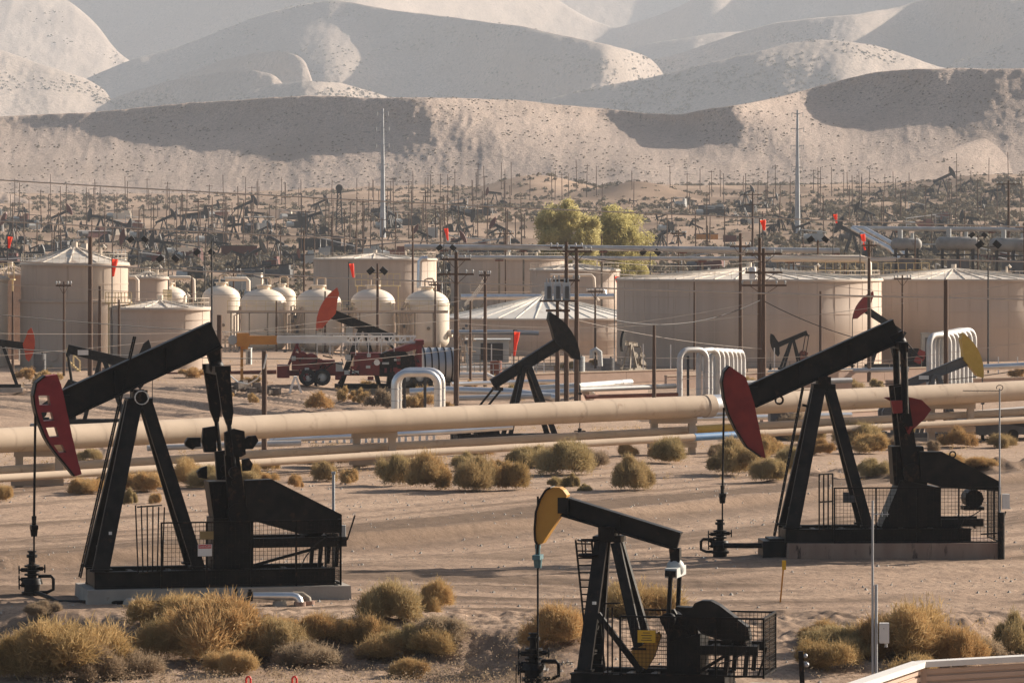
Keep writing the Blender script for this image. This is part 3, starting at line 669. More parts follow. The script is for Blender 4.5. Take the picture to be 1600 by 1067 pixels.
hx, hz_ = vB((1216, 628)); mb = MB(); mb.tube([(hx+.14*math.cos(t), -.2, hz_+.14*math.sin(t)) for t in np.linspace(-3.6, 1.2, 10)], .04, 6); mb.build('hook', M['grease'], pB)
lx_, lz_ = vB((1484, 712)); mb = MB(); mb.tube([(lx_+.11*math.cos(t), -.78, lz_+.11*math.sin(t)) for t in np.linspace(0, 6.28, 12)], .03, 6); mb.build('lifting_eye', M['grease'], pB)
gx_, gz_ = vB((1337, 782)); MB().box((gx_, W*.6, gz_), (.78, .05, .38)).build('name_board', M['grey'], pB)
tx, tz = vB((1415, 674)); mb = MB(); mb.prism([(tx-.17, tz+.14), (tx+.17, tz+.14), (tx, tz-.2)], -.86, -.845); mb.build('warning_triangle', M['darkred'], pB)
concrete_pad(B_loc, R(3), vB((1222, 0))[0], vB((1552, 0))[0], zb-.01, W+.5, M['brownconc'], 'brown stained concrete pad under the large pumpjack at the right')
mb = MB(); xx, zz = vB((1215, 855)); mb.box((xx, 0, zz-.15), (1.3, 1.7, .75)); mb.box((xx+.1, 0, zz+.25), (1.0, 1.4, .1)); o = mb.build('steel_sump_box', M['black']); o.location = B_loc; o.rotation_euler = (0, 0, R(3)); tag(o, 'low black steel box at the head end of the right brown pad', 'box')

# ---- centre foreground pumpjack, mustard head
C_loc = on(1010, 118.5)
cC = dict(o=(1010, 1072), s=56.2, loc=C_loc, yaw=R(-12), W=.85, label='black pumpjack with a mustard yellow head and yellow sign, centre foreground',
    skid=((900, 1049), (1142, 1070)), pivot=(951, 832), ffoot=(920, 1047), rfoot=(1006, 1012), lw=.34, tw=.22,
    beam=((876, 793), (1062, 846)), bh=31, bh2=29, bw=.42, headmat=M['mustard'], hw=.24,
    head=[(862, 764), (854, 768), (845, 782), (838, 803), (836, 830), (837, 848), (840, 853), (847, 852), (878, 804), (886, 776), (880, 768), (874, 764)],
    face=(0, 1, 2, 3, 4, 5, 6), hinge=(880, 792),
    rod=((837, 840), (836, 874), (835, 1040)), rodtop=(834, 779), clampmat=M['teal'], eq=(1056, 893), pin=(1052, 965), pw=.75, pr=.065, eqmat=M['greypale'],
    tail=[(1047, 858), (1064, 856), (1064, 878), (1058, 890), (1050, 880)], crank=(1070, 1000), cl=.9,
    weights=lambda v, y: [([v(p) for p in ([(993, 1014), (1010, 1006), (1036, 984), (1040, 990), (1030, 1022), (1018, 1042), (1008, 1036)] if y < 0 else [(1048, 985), (1070, 972), (1094, 968), (1104, 980), (1078, 1000), (1052, 1010)])], M['mustard'] if y < 0 else M['rustred'])],
    gear=[(1048, 955), (1092, 960), (1100, 1000), (1050, 1005)], pedestal=[(1052, 1000), (1102, 985), (1102, 1048), (1050, 1048)],
    guard=[(1066, 944), (1092, 945), (1096, 938), (1106, 934), (1120, 934), (1134, 941), (1178, 974), (1181, 992), (1140, 993), (1108, 984)], motor=(1160, 993), mr=.2, rail=((1102, 1003), (1192, 1017)), lever=(1208, 1003))
pC, vC, dC = big_pump(cC)
x0, x1, zt, zb, W = dC
mesh_panel(pC, [(vC((980, 0))[0], -W-.25), (vC((1204, 0))[0], -W-.25), (vC((1204, 0))[0], W+.25), (vC((980, 0))[0], W+.25)], zt+.02, vC((0, 959))[1], M['grease'], cell=.11)
mb = MB()
for k, px in enumerate((956, 962, 968)): mb.bar((vC((px, 0))[0], -W-.5+.1*k, zt), (vC((px, 0))[0], -W-.5+.1*k, vC((0, 945))[1]), .04, .04, up=(0, 1, 0))
for z in (zt+.05, vC((0, 930))[1]-.15): mb.bar((vC((956, 0))[0], -W-.5, z), (vC((980, 0))[0], -W-.25, z), .04, .04)
mb.build('gate', M['grease'], pC)
lad = ladder_mb((vC((938, 1048))[0]-.05, -.35, vC((938, 1048))[1]), (vC((914, 845))[0], -.35, vC((914, 845))[1]), .45, 18, axis=(1, 0, 0)).build('ladder', M['grease'], pC)
lx_, lz_ = vC((922, 845)); mb = MB(); mb.tube([(lx_+.3*math.cos(t), -.35+.3*math.sin(t), lz_) for t in np.linspace(0, 6.28, 20)], .025, 6); mb.tube([(lx_+.25*math.cos(t), -.35+.25*math.sin(t), lz_-.42) for t in np.linspace(0, 6.28, 20)], .05, 6)
for t in (0, 2.1, 4.2): mb.tube([(lx_+.3*math.cos(t), -.35+.3*math.sin(t), lz_), (lx_+.25*math.cos(t), -.35+.25*math.sin(t), lz_-.42)], .018, 5)
mb.build('ladder_cage', M['grease'], pC)
a, b = vC((940, 958)), vC((1010, 1046)); mb = MB(); mb.bar((a[0], -W*.8, a[1]), (b[0], -W*.9, b[1]), .14, .16, up=(1, 0, 1)); mb.build('diagonal_brace', M['black'], pC)
sx, sz = vC((1022, 989)); sg = MB().box((sx, -W-.31, sz), (.50, .02, .34)).build('warning_sign', M['signyellow'], pC)
for k, (ww, dz) in enumerate(((.2, .1), (.3, .03), (.24, -.04), (.3, -.10))): MB().box((sx, -W-.324, sz+dz), (ww, .004, .018)).build('sign_line', M['ink'], sg)
sx, sz = vC((935, 941)); MB().box((sx, -W*.75-.1, sz), (.11, .02, .08)).build('tag_plate', M['white'], pC)
concrete_pad(C_loc, R(-12), x0-.2, x1+1.3, zb-.01, W+.4, M['concrete'], 'low concrete pad under the mustard-headed pumpjack in the foreground')

# ------------------------------------------------------------ wellheads and flowlines
def wellhead(loc, yaw, h, label, side=1):
    r = empty('wellhead', loc, yaw, label, 'wellhead'); g = M['grease']
    mb = MB(); mb.cyl((0, 0, -.1), (0, 0, h*.34), .26, n=16); mb.cyl((0, 0, h*.08), (0, 0, h*.14), .34, n=16); mb.cyl((0, 0, h*.3), (0, 0, h*.42), .36, .30, n=16); mb.cyl((0, 0, h*.42), (0, 0, h*.72), .15, n=12)
    for z in (.48, .56, .66): mb.cyl((0, 0, h*z), (0, 0, h*z+.06), .25, n=14)
    mb.build('casing_head', g, r)
    mb = MB(); mb.cyl((0, 0, h*.72), (0, 0, h), .11, n=12); mb.cyl((0, 0, h*.86), (0, 0, h*.92), .18, n=12); mb.cyl((0, 0, h*.97), (0, 0, h*1.0), .15, n=12); mb.build('stuffing_box', g, r)
    for z, y, sd in ((.60, 0, -1), (.62, .02, 1), (.40, 0, -1), (.28, -.05, -1)):
        mb = MB(); mb.cyl((0, y, h*z), (sd*.36, y, h*z), .07, n=10); mb.cyl((sd*.36, y, h*z), (sd*.42, y, h*z), .03); mb.tube([(sd*.42, y+.13*math.cos(t), h*z+.13*math.sin(t)) for t in np.linspace(0, 6.28, 14)], .02, 5); mb.bar((sd*.42, y-.13, h*z), (sd*.42, y+.13, h*z), .02, .02); mb.build('valve', g, r)
    mb = MB(); mb.tube([(.2*side, 0, h*.46), (.62*side, 0, h*.46), (.70*side, 0, h*.40), (.70*side, 0, h*.18), (.5*side, 0, h*.12), (.2*side, 0, h*.12)], .055, 8); mb.build('bleed_pipe', g, r)
    return r
wA = on(50, 139.8); wellhead((wA[0], wA[1], wA[2]-.05), R(10), 1.55, 'black wellhead with side valves below the slotted red head')
wB = on(1125, 157.5); wellhead((wB[0], wB[1], wB[2]), R(0), 1.35, 'black wellhead with side valves below the solid dark red head', -1)
wC = on(834, 119.5); wellhead((wC[0], wC[1], wC[2]), R(-5), 1.45, 'black wellhead at the bottom edge below the mustard head')
def line(name, pts, r, m, label, cat, n=10): return tag(MB().tube(pts, r, n).build(name, m), label, cat)
def gp(px, py, Y, dz=0): p = P(px, py, Y); return (p[0], p[1], p[2]+dz)
line('flowline', [gp(55, 925, 139.5), gp(75, 932, 138.5), gp(90, 940, 137.6), gp(180, 941, 137.2), gp(390, 941, 136.9)], .07, M['grease'], 'thin black flowline along the front of the left concrete pad', 'pipe')
line('flowline', [gp(1130, 852, 157), gp(1150, 852, 157), gp(1215, 852, 157)], .1, M['grease'], 'short black flowline from the right wellhead to the black box', 'pipe')
o = empty('pipe_bend', on(430, 136.7), 0, 'short silver pipe with an elbow turned down in front of the left concrete pad', 'pipe')
z0_ = o.location.z
mb = MB(); mb.tube([(-.7, 0, .28), (.55, 0, .28), (.68, -.02, .25), (.76, -.04, .17), (.79, -.05, .05), (.79, -.05, -.1)], .13, 14); mb.build('jacketed_pipe', M['silver'], o)
mb = MB(); mb.tube([(.55, .4, .28), (.85, .4, .27), (1.02, .38, .16), (1.06, .37, -.1)], .12, 12); mb.build('rusty_elbow', M['greyrust'], o)
for x, y in ((.79, -.05), (1.06, .37)): MB().cyl((x, y, -.1), (x, y, .1), .19, n=12).build('collar', M['brownconc'], o)
mb = MB(); mb.cyl((-.8, 0, .15), (-.8, 0, .5), .06); mb.box((-.8, 0, .28), (.16, .3, .3)); mb.cyl((-1.25, 0, .1), (-1.25, 0, .5), .04); mb.cyl((-1.3, 0, .42), (-1.2, 0, .42), .12); mb.build('valve', M['grease'], o)
for px in (203, 437):
    q = on(px, 136.9); MB().lathe([(.26, -.1), (.2, .12), (.1, .2), (.001, .22)], 10, q).build('concrete_block', M['concrete']); bpy.context.scene.collection.objects[-1]['label'] = 'small round concrete block '+('under the black flowline at the left pad' if px < 300 else 'under the short silver pipe'); bpy.context.scene.collection.objects[-1]['category'] = 'block'
# ------------------------------------------------------------ the big tan pipeline and its supports
def pipeline_pt(px, py, dx=0, dz=0, dy=0):
    t = px/1518; Y = 198.5+45*t+dy; p = P(px, py, Y); return (p[0]+dx, p[1], p[2]+dz)
def pyl(px, pts): return float(np.interp(px, [p[0] for p in pts], [p[1] for p in pts]))
BIG = [(-900, 733), (-150, 695), (0, 688), (560, 659), (1100, 634.5), (1600, 610), (2500, 566)]
big = empty('pipeline', pipeline_pt(800, pyl(800, BIG)), 0, 'large tan insulated pipeline running the full width on posts', 'pipeline')
bl = Vector(big.location)
def rel(p): return tuple(Vector(p)-bl)
pts = [rel(pipeline_pt(px, pyl(px, BIG))) for px in range(-900, 2501, 50)]
MB().tube(pts, .585, 28).build('pipe_jacket', M['tanpipe'], big)
mb = MB()
for px in range(-880, 2480, 47):
    a, b = Vector(rel(pipeline_pt(px, pyl(px, BIG)))), Vector(rel(pipeline_pt(px+1.2, pyl(px+1.2, BIG)))); mb.tube([a, b], .592, 28, cap=False)
mb.build('jacket_seams', M['tanpipe'], big); bpy.context.scene.collection.objects[-1]['kind'] = 'stuff'
a, b = rel(pipeline_pt(1108, pyl(1108, BIG))), rel(pipeline_pt(1146, pyl(1146, BIG))); MB().tube([a, b], .60, 28).build('silver_sleeve', M['silver'], big)
a, b = rel(pipeline_pt(1100, pyl(1100, BIG))), rel(pipeline_pt(1111, pyl(1111, BIG))); MB().tube([a, b], .625, 28).build('sleeve_band', M['tanpipe'], big)
LOW = [('upper', [(-900, 772), (-150, 741), (0, 735), (560, 700), (1000, 676), (1100, 670), (1300, 659), (1600, 643), (2500, 597)], .21), ('lower', [(-900, 786), (-150, 754), (0, 747), (560, 713), (1000, 688), (1100, 682), (1300, 671), (1600, 656), (2500, 612)], .19)]
for nm, ln, r in LOW:
    dy = 1.2 if nm == 'upper' else -.6
    o = empty('pipeline', pipeline_pt(800, pyl(800, ln), dy=dy), 0, 'thinner tan pipe below the large pipeline, %s' % ('with a yellow stretch' if nm == 'upper' else 'lowest of the set, with a blue stretch'), 'pipeline', 'pipes along the pipe posts')
    l = Vector(o.location); pp = lambda px: tuple(Vector(pipeline_pt(px, pyl(px, ln), dy=dy))-l)
    MB().tube([pp(px) for px in range(-900, 2501, 50)], r, 16).build('pipe_jacket', M['tanpipe'], o)
    if nm == 'upper': MB().tube([pp(1086), pp(1150)], r+.012, 16).build('yellow_section', M['yellow'], o)
    else: MB().tube([pp(1084), pp(1160)], r+.012, 16).build('blue_section', M['blue'], o)
big['group'] = 'pipes along the pipe posts'
where = ['behind the slotted red head', 'left of the two middle posts', 'left of the solid red head', 'behind the right pumpjack']
for i, (pa, pb, py) in enumerate(((30, 92, 776), (557, 613, 744), (1022, 1082, 716), (1455, 1518, 692))):
    ga = at(pa, py, 180, 290); Y = 198.5+45*pb/1518; xa = (pa-800)/F*Y; xb = (pb-800)/F*Y
    o = empty('pipe_support', (xa, Y, gz(xa, Y)-.05), math.atan2(.15, 1), 'tan two-post pipe support '+['behind the slotted red head, left edge', 'left of the mustard head, near the pale rail fence', 'just left of the solid dark red head', 'behind the belt guard of the right pumpjack'][i], 'pipe support', 'pipe supports')
    wd = (xb-xa); zt_ = pipeline_pt(pb, pyl(pb, BIG))[2]-.585-o.location.z; zl = pipeline_pt(pa, pyl(pa, LOW[1][1]))[2]-.3-o.location.z
    for x in (0, wd): MB().box((x, 0, zt_/2-.3), (.36, .36, zt_+.55)).build('post', M['tanpipe'], o)
    MB().box((wd/2, -.02, zt_-.15), (wd+.5, .42, .34)).build('top_beam', M['tanpipe'], o)
    MB().box((wd/2-.1, -.25, zl-.05), (wd+.6, .30, .30)).build('low_beam', M['tanpipe'], o)
    MB().box((wd, 0, zt_+.03), (.5, .5, .06)).build('pipe_shoe', M['brownconc'], o)

# silver pipe loops (inverted U)
def loop(pa, pb, ytop, ybot, Y, r, label, group, depth=0.0, m='silver'):
    a = P(pa, ybot, Y); b = P(pb, ybot, Y+depth); zt_ = P(pa, ytop, Y)[2]; o = empty('pipe_loop', a, 0, label, 'pipe loop', group)
    dx, dy, h = b[0]-a[0], b[1]-a[1], zt_-a[2]; L = math.hypot(dx, dy); ux, uy = dx/L, dy/L; k = min(.75, L*.3)
    pts = [(0, 0, -1.5), (0, 0, h-k)]
    for t in np.linspace(0, math.pi/2, 6)[1:]: d = k*(1-math.cos(t)); pts.append((ux*d, uy*d, h-k+k*math.sin(t)))
    for t in np.linspace(0, math.pi/2, 6): d = L-k+k*math.sin(t); pts.append((ux*d, uy*d, h-k+k*math.cos(t)))
    pts.append((dx, dy, -1.5)); MB().tube(pts, r, 12).build('loop_pipe', M[m], o)
    for z in (h*.35, h*.62):
        for x, y in ((0, 0), (dx, dy)): MB().cyl((x, y, z), (x, y, z+.05), r+.02, n=12).build('jacket_band', M['steel'], o)
    return o
loop(617, 684, 583, 650, 262, .24, 'silver pipe loop nearest the middle of the big pipeline, nearer of the pair', 'pipe loops by the pipeline', .4)
loop(622, 690, 580, 650, 264.5, .24, 'silver pipe loop just behind its twin above the middle of the big pipeline', 'pipe loops by the pipeline', .4)
for k in range(8):
    x0_ = [1062, 1092, 1102, 1110, 1118, 1126, 1133, 1138][k]; x1_ = [1104, 1122, 1129, 1136, 1143, 1149, 1155, 1161][k]
    loop(x0_, x1_, 547+k*.6, 640, 300+k*1.3, .2, 'pale silver pipe loop in the row of eight behind the solid red head', 'row of eight silver pipe loops', 1.4+.25*k, 'silverdull')
for k in range(7):
    x0_ = 1452+k*6; x1_ = 1483+k*6.5
    loop(x0_, x1_, 524-k*1.2, 640, 318+k*1.2, .22, 'pale silver pipe loop in the row behind the yellow horse head', 'row of seven silver pipe loops', 2.0, 'silverdull')
for px, y0_, y1_, Y in ((1075, 556, 640, 306), (1105, 560, 640, 303), (632, 590, 650, 268), (664, 590, 650, 266), (1295+200, 535, 640, 324)):
    a = P(px, y0_, Y); b = on(px, Y); tag(MB().bar((a[0], Y, b[2]-.5), a, .18, .18, up=(0, 1, 0)).build('loop_post', M['fardark']), 'thin dark steel post under the silver pipe loops', 'post', 'posts under the pipe loops')

# ground level silver pipes, walls and pale rails behind the pipeline
def hpipe(pts, r, m, label, cat='pipe', group=None, n=12): return tag(MB().tube([P(*p) for p in pts], r, n).build('pipe', M[m]), label, cat, group)
hpipe([(640, 613, 300), (700, 610, 300), (800, 613, 300), (868, 622, 300)], .3, 'silver', 'silver pipe on the ground from the middle loop towards the black right-facing pumpjack')
hpipe([(840, 607, 305), (905, 603, 305), (910, 603, 305.5), (985, 597, 330)], .25, 'silverdull', 'dull silver pipe on the ground right of the three wooden poles')
hpipe([(840, 615, 303), (908, 612, 303), (922, 614, 302), (925, 619, 301)], .28, 'silver', 'bright silver pipe ending in a down bend behind the three wooden poles')
hpipe([(1200, 582, 345), (1420, 577, 345)], .2, 'silverdull', 'long dull silver ground pipe in front of the big tank at the right')
hpipe([(1470, 577, 330), (1535, 574, 330), (1640, 569, 330)], .24, 'silver', 'silver ground pipe right of the yellow horse head')
hpipe([(250, 585, 330), (300, 584, 330), (432, 581, 330)], .16, 'rustred', 'long rusty pipe lying on the ground before the left tanks')
hpipe([(420, 688, 236), (560, 681, 238), (690, 675, 240), (800, 667, 242)], .16, 'silver', 'silver pipe at the pale rail fence behind the pipeline')
hpipe([(230, 700, 232), (330, 696, 233), (470, 692, 234)], .16, 'silverdull', 'dull silver pipe behind the left pumpjack and the pipeline')
hpipe([(1000, 655, 252), (1180, 652, 255), (1330, 648, 258)], .16, 'silver', 'silver pipe seen between the big pipeline and the thin pipes, right half')
hpipe([(1430, 652, 262), (1600, 638, 266), (1700, 634, 267)], .12, 'capwhite', 'thin white pipe under the right end of the big pipeline')
def wall(p0, p1, h, th, m, label, cat='wall'):
    a, b = Vector(p0), Vector(p1); mb = MB(); d = b-a; L = d.length; n = max(1, int(L/6))
    for i in range(n): q, r_ = a+d*i/n, a+d*(i+1)/n; mb.bar(q+Vector((0, 0, h/2-.3)), q+(r_-q)*.996+Vector((0, 0, h/2-.3)), th, h+.6)
    o = mb.build('block_wall', M[m]); o2 = MB().bar(a+Vector((0, 0, h)), b+Vector((0, 0, h)), th+.1, .08).build('coping', M['tanpipe'], o); return tag(o, label, cat)
wall(on(800, 332), on(1062, 345), 1.05, .25, 'brownwall', 'low brown containment wall left of the row of pipe loops')
wall(on(1040, 330), on(1460, 352), 1.0, .25, 'brownwall', 'long low brown containment wall before the biggest tank')
wall(on(905, 300), on(1010, 309), .95, .3, 'brownwall', 'short brown wall below the three wooden poles')
wall(on(1190, 262), on(1450, 276), .75, .25, 'brownwall', 'low brown wall seen under the big pipeline behind the right pumpjack')
wall(on(1100, 318), on(1330, 325), .8, .25, 'brownwall', 'low brown wall just behind the row of eight silver pipe loops')
wall(on(1385, 322), on(1680, 332), .9, .25, 'brownwall', 'low brown wall behind the yellow horse head, running off to the right')
wall(on(545, 356), on(690, 360), .8, .25, 'tanpipe', 'low tan wall behind the red rig, below the domed vessels')
# pale guard of short posts
o = empty('rail_fence', on(455, 244), 0, 'pale rail fence of short white posts behind the big pipeline', 'fence'); z_ = P(500, 696, 244)[2]-o.location.z
xs = [(px-455)/F*244 for px in (483, 494, 505, 516, 527, 538, 549, 562, 572, 582, 592, 602, 612, 624, 634, 645, 656, 667, 678)]
for k, x in enumerate(xs): MB().box((x, 0, z_/2+.42-.25), (.15, .12, z_+.75+.5-.3)).build('post', M['white'], o)
for dz in (.08, .62): MB().box(((xs[0]+xs[-1])/2, .08, z_+dz), (xs[-1]-xs[0]+.3, .05, .12)).build('rail', M['white'], o)
# dark low unit with a chalked number
o = empty('steel_box', on(1222, 248), R(4), 'grey steel box with the number 118 chalked on it, below the big pipeline', 'steel box')
MB().box((0, 0, .75), (1.5, 1.2, 1.5)).build('body', M['grey'], o); MB().box((0, 0, 1.53), (1.6, 1.3, .06)).build('lid', M['grey'], o)
text_mesh('chalk_number', '118', .62, M['greypale'], o, (-.1, -.606, .95))
# parked dark cars glimpsed beyond the pipeline at the right
def car(px, Y, rz, m, label):
    o = empty('parked_car', on(px, Y), rz, label, 'car', 'cars parked beyond the pipeline')
    mb = MB(); mb.prism([(-2.2, .35), (2.2, .35), (2.25, .75), (1.3, .92), (.7, 1.4), (-1.1, 1.42), (-1.9, .98), (-2.25, .9)], -.85, .85); mb.build('body', M[m], o)
    MB().prism([(1.15, .95), (.66, 1.34), (-1.05, 1.36), (-1.7, 1.0)], -.87, .87).build('side_windows', M['silver'], o)
    for x in (-1.35, 1.4):
        for y in (-.8, .8): MB().cyl((x, y-.1, .33), (x, y+.1, .33), .33, n=16).build('wheel', M['rubber'], o)
car(1540, 247, R(8), 'grey', 'dark grey parked car just right of the rightmost pipe support')
car(1592, 249, R(5), 'fardark', 'black parked car at the right edge beyond the pipe support')
# ------------------------------------------------------------ storage tanks
def tank(px0, px1, yrim, ypeak, Yc, label, m='tank', ribs=24, base=None, roofm='roofdull', ledge=None, hatch=True, stair=False, rails=True, group='storage tanks'):
    s = sc(Yc); r = (px1-px0)/2/s; c = P((px0+px1)/2, yrim, Yc); g = gz(c[0], Yc); zr = c[2]-g; zp = P(0, ypeak, Yc)[2]-g
    o = empty('storage_tank', (c[0], Yc, g), 0, label, 'tank', group)
    prof = [(r, -.8), (r, zr*.33), (r+.008, zr*.33+.02), (r+.008, zr*.66), (r, zr*.66+.02), (r, zr)]
    if ledge: prof = [(r*1.015, -.8), (r*1.015, ledge*zr), (r+.18, ledge*zr+.02), (r+.18, ledge*zr+.22), (r, ledge*zr+.24), (r, zr)]
    sh = MB().lathe(prof, 72).build('shell', M[m], o)
    mb = MB()
    for k in range(int(2*math.pi*r/1.9)):
        t = 2*math.pi*k/int(2*math.pi*r/1.9); mb.bar((r*math.cos(t), r*math.sin(t), 0), (r*math.cos(t), r*math.sin(t), zr-.1), .035, .035, up=(math.cos(t), math.sin(t), 0))
    for z in (.2, .4, .6, .8): mb.lathe([(r, zr*z-.03), (r+.03, zr*z-.03), (r+.03, zr*z+.03), (r, zr*z+.03)], 72)
    mb.build('shell_seams', M[m], sh)
    mb = MB()
    for k in range(26):
        t = R(180+180*k/25); mb.bar((r*.985*math.cos(t), r*.985*math.sin(t), zr), (r*.985*math.cos(t), r*.985*math.sin(t), zr+.75), .03, .03, up=(0, 1, 0))
    for z in (.4, .75): mb.tube([(r*.985*math.cos(R(180+180*k/25)), r*.985*math.sin(R(180+180*k/25)), zr+z) for k in range(26)], .018, 4)
    if rails: mb.build('roof_rail', M['tankpale'], o)
    MB().lathe([(r+.10, zr-.14), (r+.10, zr+.02), (r*.55, zr+(zp-zr)*.47), (.35, zp), (.001, zp+.03)], 72).build('roof', M[roofm], o)
    mb = MB()
    for k in range(ribs):
        t = 2*math.pi*k/ribs; cx, cy = math.cos(t), math.sin(t)
        mb.bar((cx*r, cy*r, zr+.06), (cx*r*.55, cy*r*.55, zr+(zp-zr)*.47+.04), .08, .09); mb.bar((cx*r*.55, cy*r*.55, zr+(zp-zr)*.47+.06), (cx*.4, cy*.4, zp+.05), .1, .12)
    mb.build('roof_ribs', M[roofm], o)
    MB().lathe([(r+.16, zr-.22), (r+.16, zr-.10), (r+.02, zr-.10)], 72).build('rim_angle', M[m], o)
    if hatch:
        mb = MB(); mb.cyl((0, 0, zp), (0, 0, zp+.5), .25); mb.build('roof_hatch', M['tankpale'], o); mb = MB(); mb.tube([(r*.5, -.3, zr+(zp-zr)*.5), (r*.5, -.3, zr+(zp-zr)*.5+.7), (r*.5+.2, -.3, zr+(zp-zr)*.5+.85), (r*.5+.4, -.3, zr+(zp-zr)*.5+.6)], .1, 8); mb.build('roof_vent', M['tankpale'], o)
    mb = MB(); mb.cyl((-r*.30, -r*.96, .9), (-r*.30, -r*.96-.25, .9), .42, n=20); mb.build('manhole', M[m], o)
    if stair:                                            # stair round the shell
        mb = MB(); n = 34
        for k in range(n):
            t = R(-100-70*k/n); z = .4+(zr-.4)*k/n; mb.box(((r+.45)*math.cos(t), (r+.45)*math.sin(t), z), (.8, .28, .05), t)
        mb.tube([((r+.85)*math.cos(R(-100-70*k/n)), (r+.85)*math.sin(R(-100-70*k/n)), 1.4+(zr-.4)*k/n) for k in range(n+1)], .03, 6); mb.build('stair', M['yrail'], o)
    return o, r, zr, zp
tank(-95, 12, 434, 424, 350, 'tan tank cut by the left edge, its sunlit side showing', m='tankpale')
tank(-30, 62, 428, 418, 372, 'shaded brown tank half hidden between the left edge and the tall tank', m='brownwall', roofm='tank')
T2 = tank(33, 200, 411, 388, 351, 'tall tan tank with a ledge round its middle and a pale cone roof, far left', ledge=.62, ribs=12)
T3 = tank(172, 328, 480, 471, 345, 'low tan tank with a pale ribbed roof beside the tall left tank', ribs=14)
tank(200, 262, 433, 426, 395, 'small tan tank behind the tall left tank')
T5 = tank(490, 682, 404, 397, 520, 'wide tan tank behind the domed vessels', ribs=20)
tank(704, 884, 404, 400, 560, 'wide tan tank behind the two tall wooden poles, plain rim')
tank(828, 968, 421, 413, 500, 'mid-size tan tank between the pole transformers and the biggest tank')
T8 = tank(690, 1010, 495, 463, 432, roofm='roof', rails=False, label= 'low wide tank with a bright ribbed metal roof behind the pole transformers', ribs=34)
T9 = tank(964, 1377, 435, 419, 395, 'biggest tan tank, right of the middle, with a flat pale ribbed roof', ribs=40)
T10 = tank(1325, 1655, 435, 421, 412, 'large tan tank at the right edge with a pale ribbed cone roof', ribs=36)
def railing(px0, px1, ytop, ybot, Y, label, m='yrail', n=8):
    a = P(px0, ybot, Y); b = P(px1, ybot, Y); h = P(0, ytop, Y)[2]-a[2]; o = empty('handrail', a, 0, label, 'handrail'); L = b[0]-a[0]
    mb = MB()
    for i in range(n+1): mb.bar((L*i/n, 0, 0), (L*i/n, 0, h), .06, .06, up=(0, 1, 0))
    mb.build('posts', m if not isinstance(m, str) else M[m], o); mb = MB()
    for z in (h*.5, h): mb.bar((0, 0, z), (L, 0, z), .06, .06)
    mb.build('rails', M[m], o); MB().box((L/2, .5, -.06), (L, 1.1, .1)).build('walkway', M[m], o)
    mb = MB()
    g = gz(a[0], Y)-a[2]
    for x in (.2, L-.2): mb.bar((x, .6, g), (x, .6, -.1), .12, .12, up=(0, 1, 0))
    mb.build('legs', M[m], o)
railing(165, 205, 457, 472, 343, 'cream handrail on the platform between the tall tank and the low tank')
railing(255, 268, 453, 472, 348, 'short cream handrail above the low tank at the left')
railing(1278, 1372, 410, 434, 426, 'cream handrail platform behind the biggest tank')
railing(1380, 1452, 411, 433, 428, 'cream handrail platform between the two biggest right tanks', n=6)
railing(-20, 22, 412, 436, 366, 'cream handrail on the tank at the left edge', n=5)
railing(178, 196, 391, 405, 352, 'small pale handrail on the roof of the tall left tank', m='white', n=3)
def stairway(px, y0_, y1_, Y, w_, label):
    a = P(px, y0_, Y); o = empty('steps', a, 0, label, 'steps'); h = P(0, y1_, Y)[2]-a[2]
    for y in (0, .7):
        mb = MB(); mb.bar((0, y, h), (w_, y, 0), .06, .12); mb.bar((0, y, h+.9), (w_, y, .9), .05, .05)
        for t in (0, .5, 1): mb.bar((w_*t, y, h*(1-t)), (w_*t, y, h*(1-t)+.9), .05, .05, up=(0, 1, 0))
        mb.build('stringer', M['yrail'], o)
    for k in range(6): t = (k+.5)/6; MB().box((w_*t, .35, h*(1-t)), (.25, .7, .04)).build('tread', M['yrail'], o)
stairway(104, 582, 562, 335, 1.0, 'cream metal steps over pipes in front of the tall left tank')

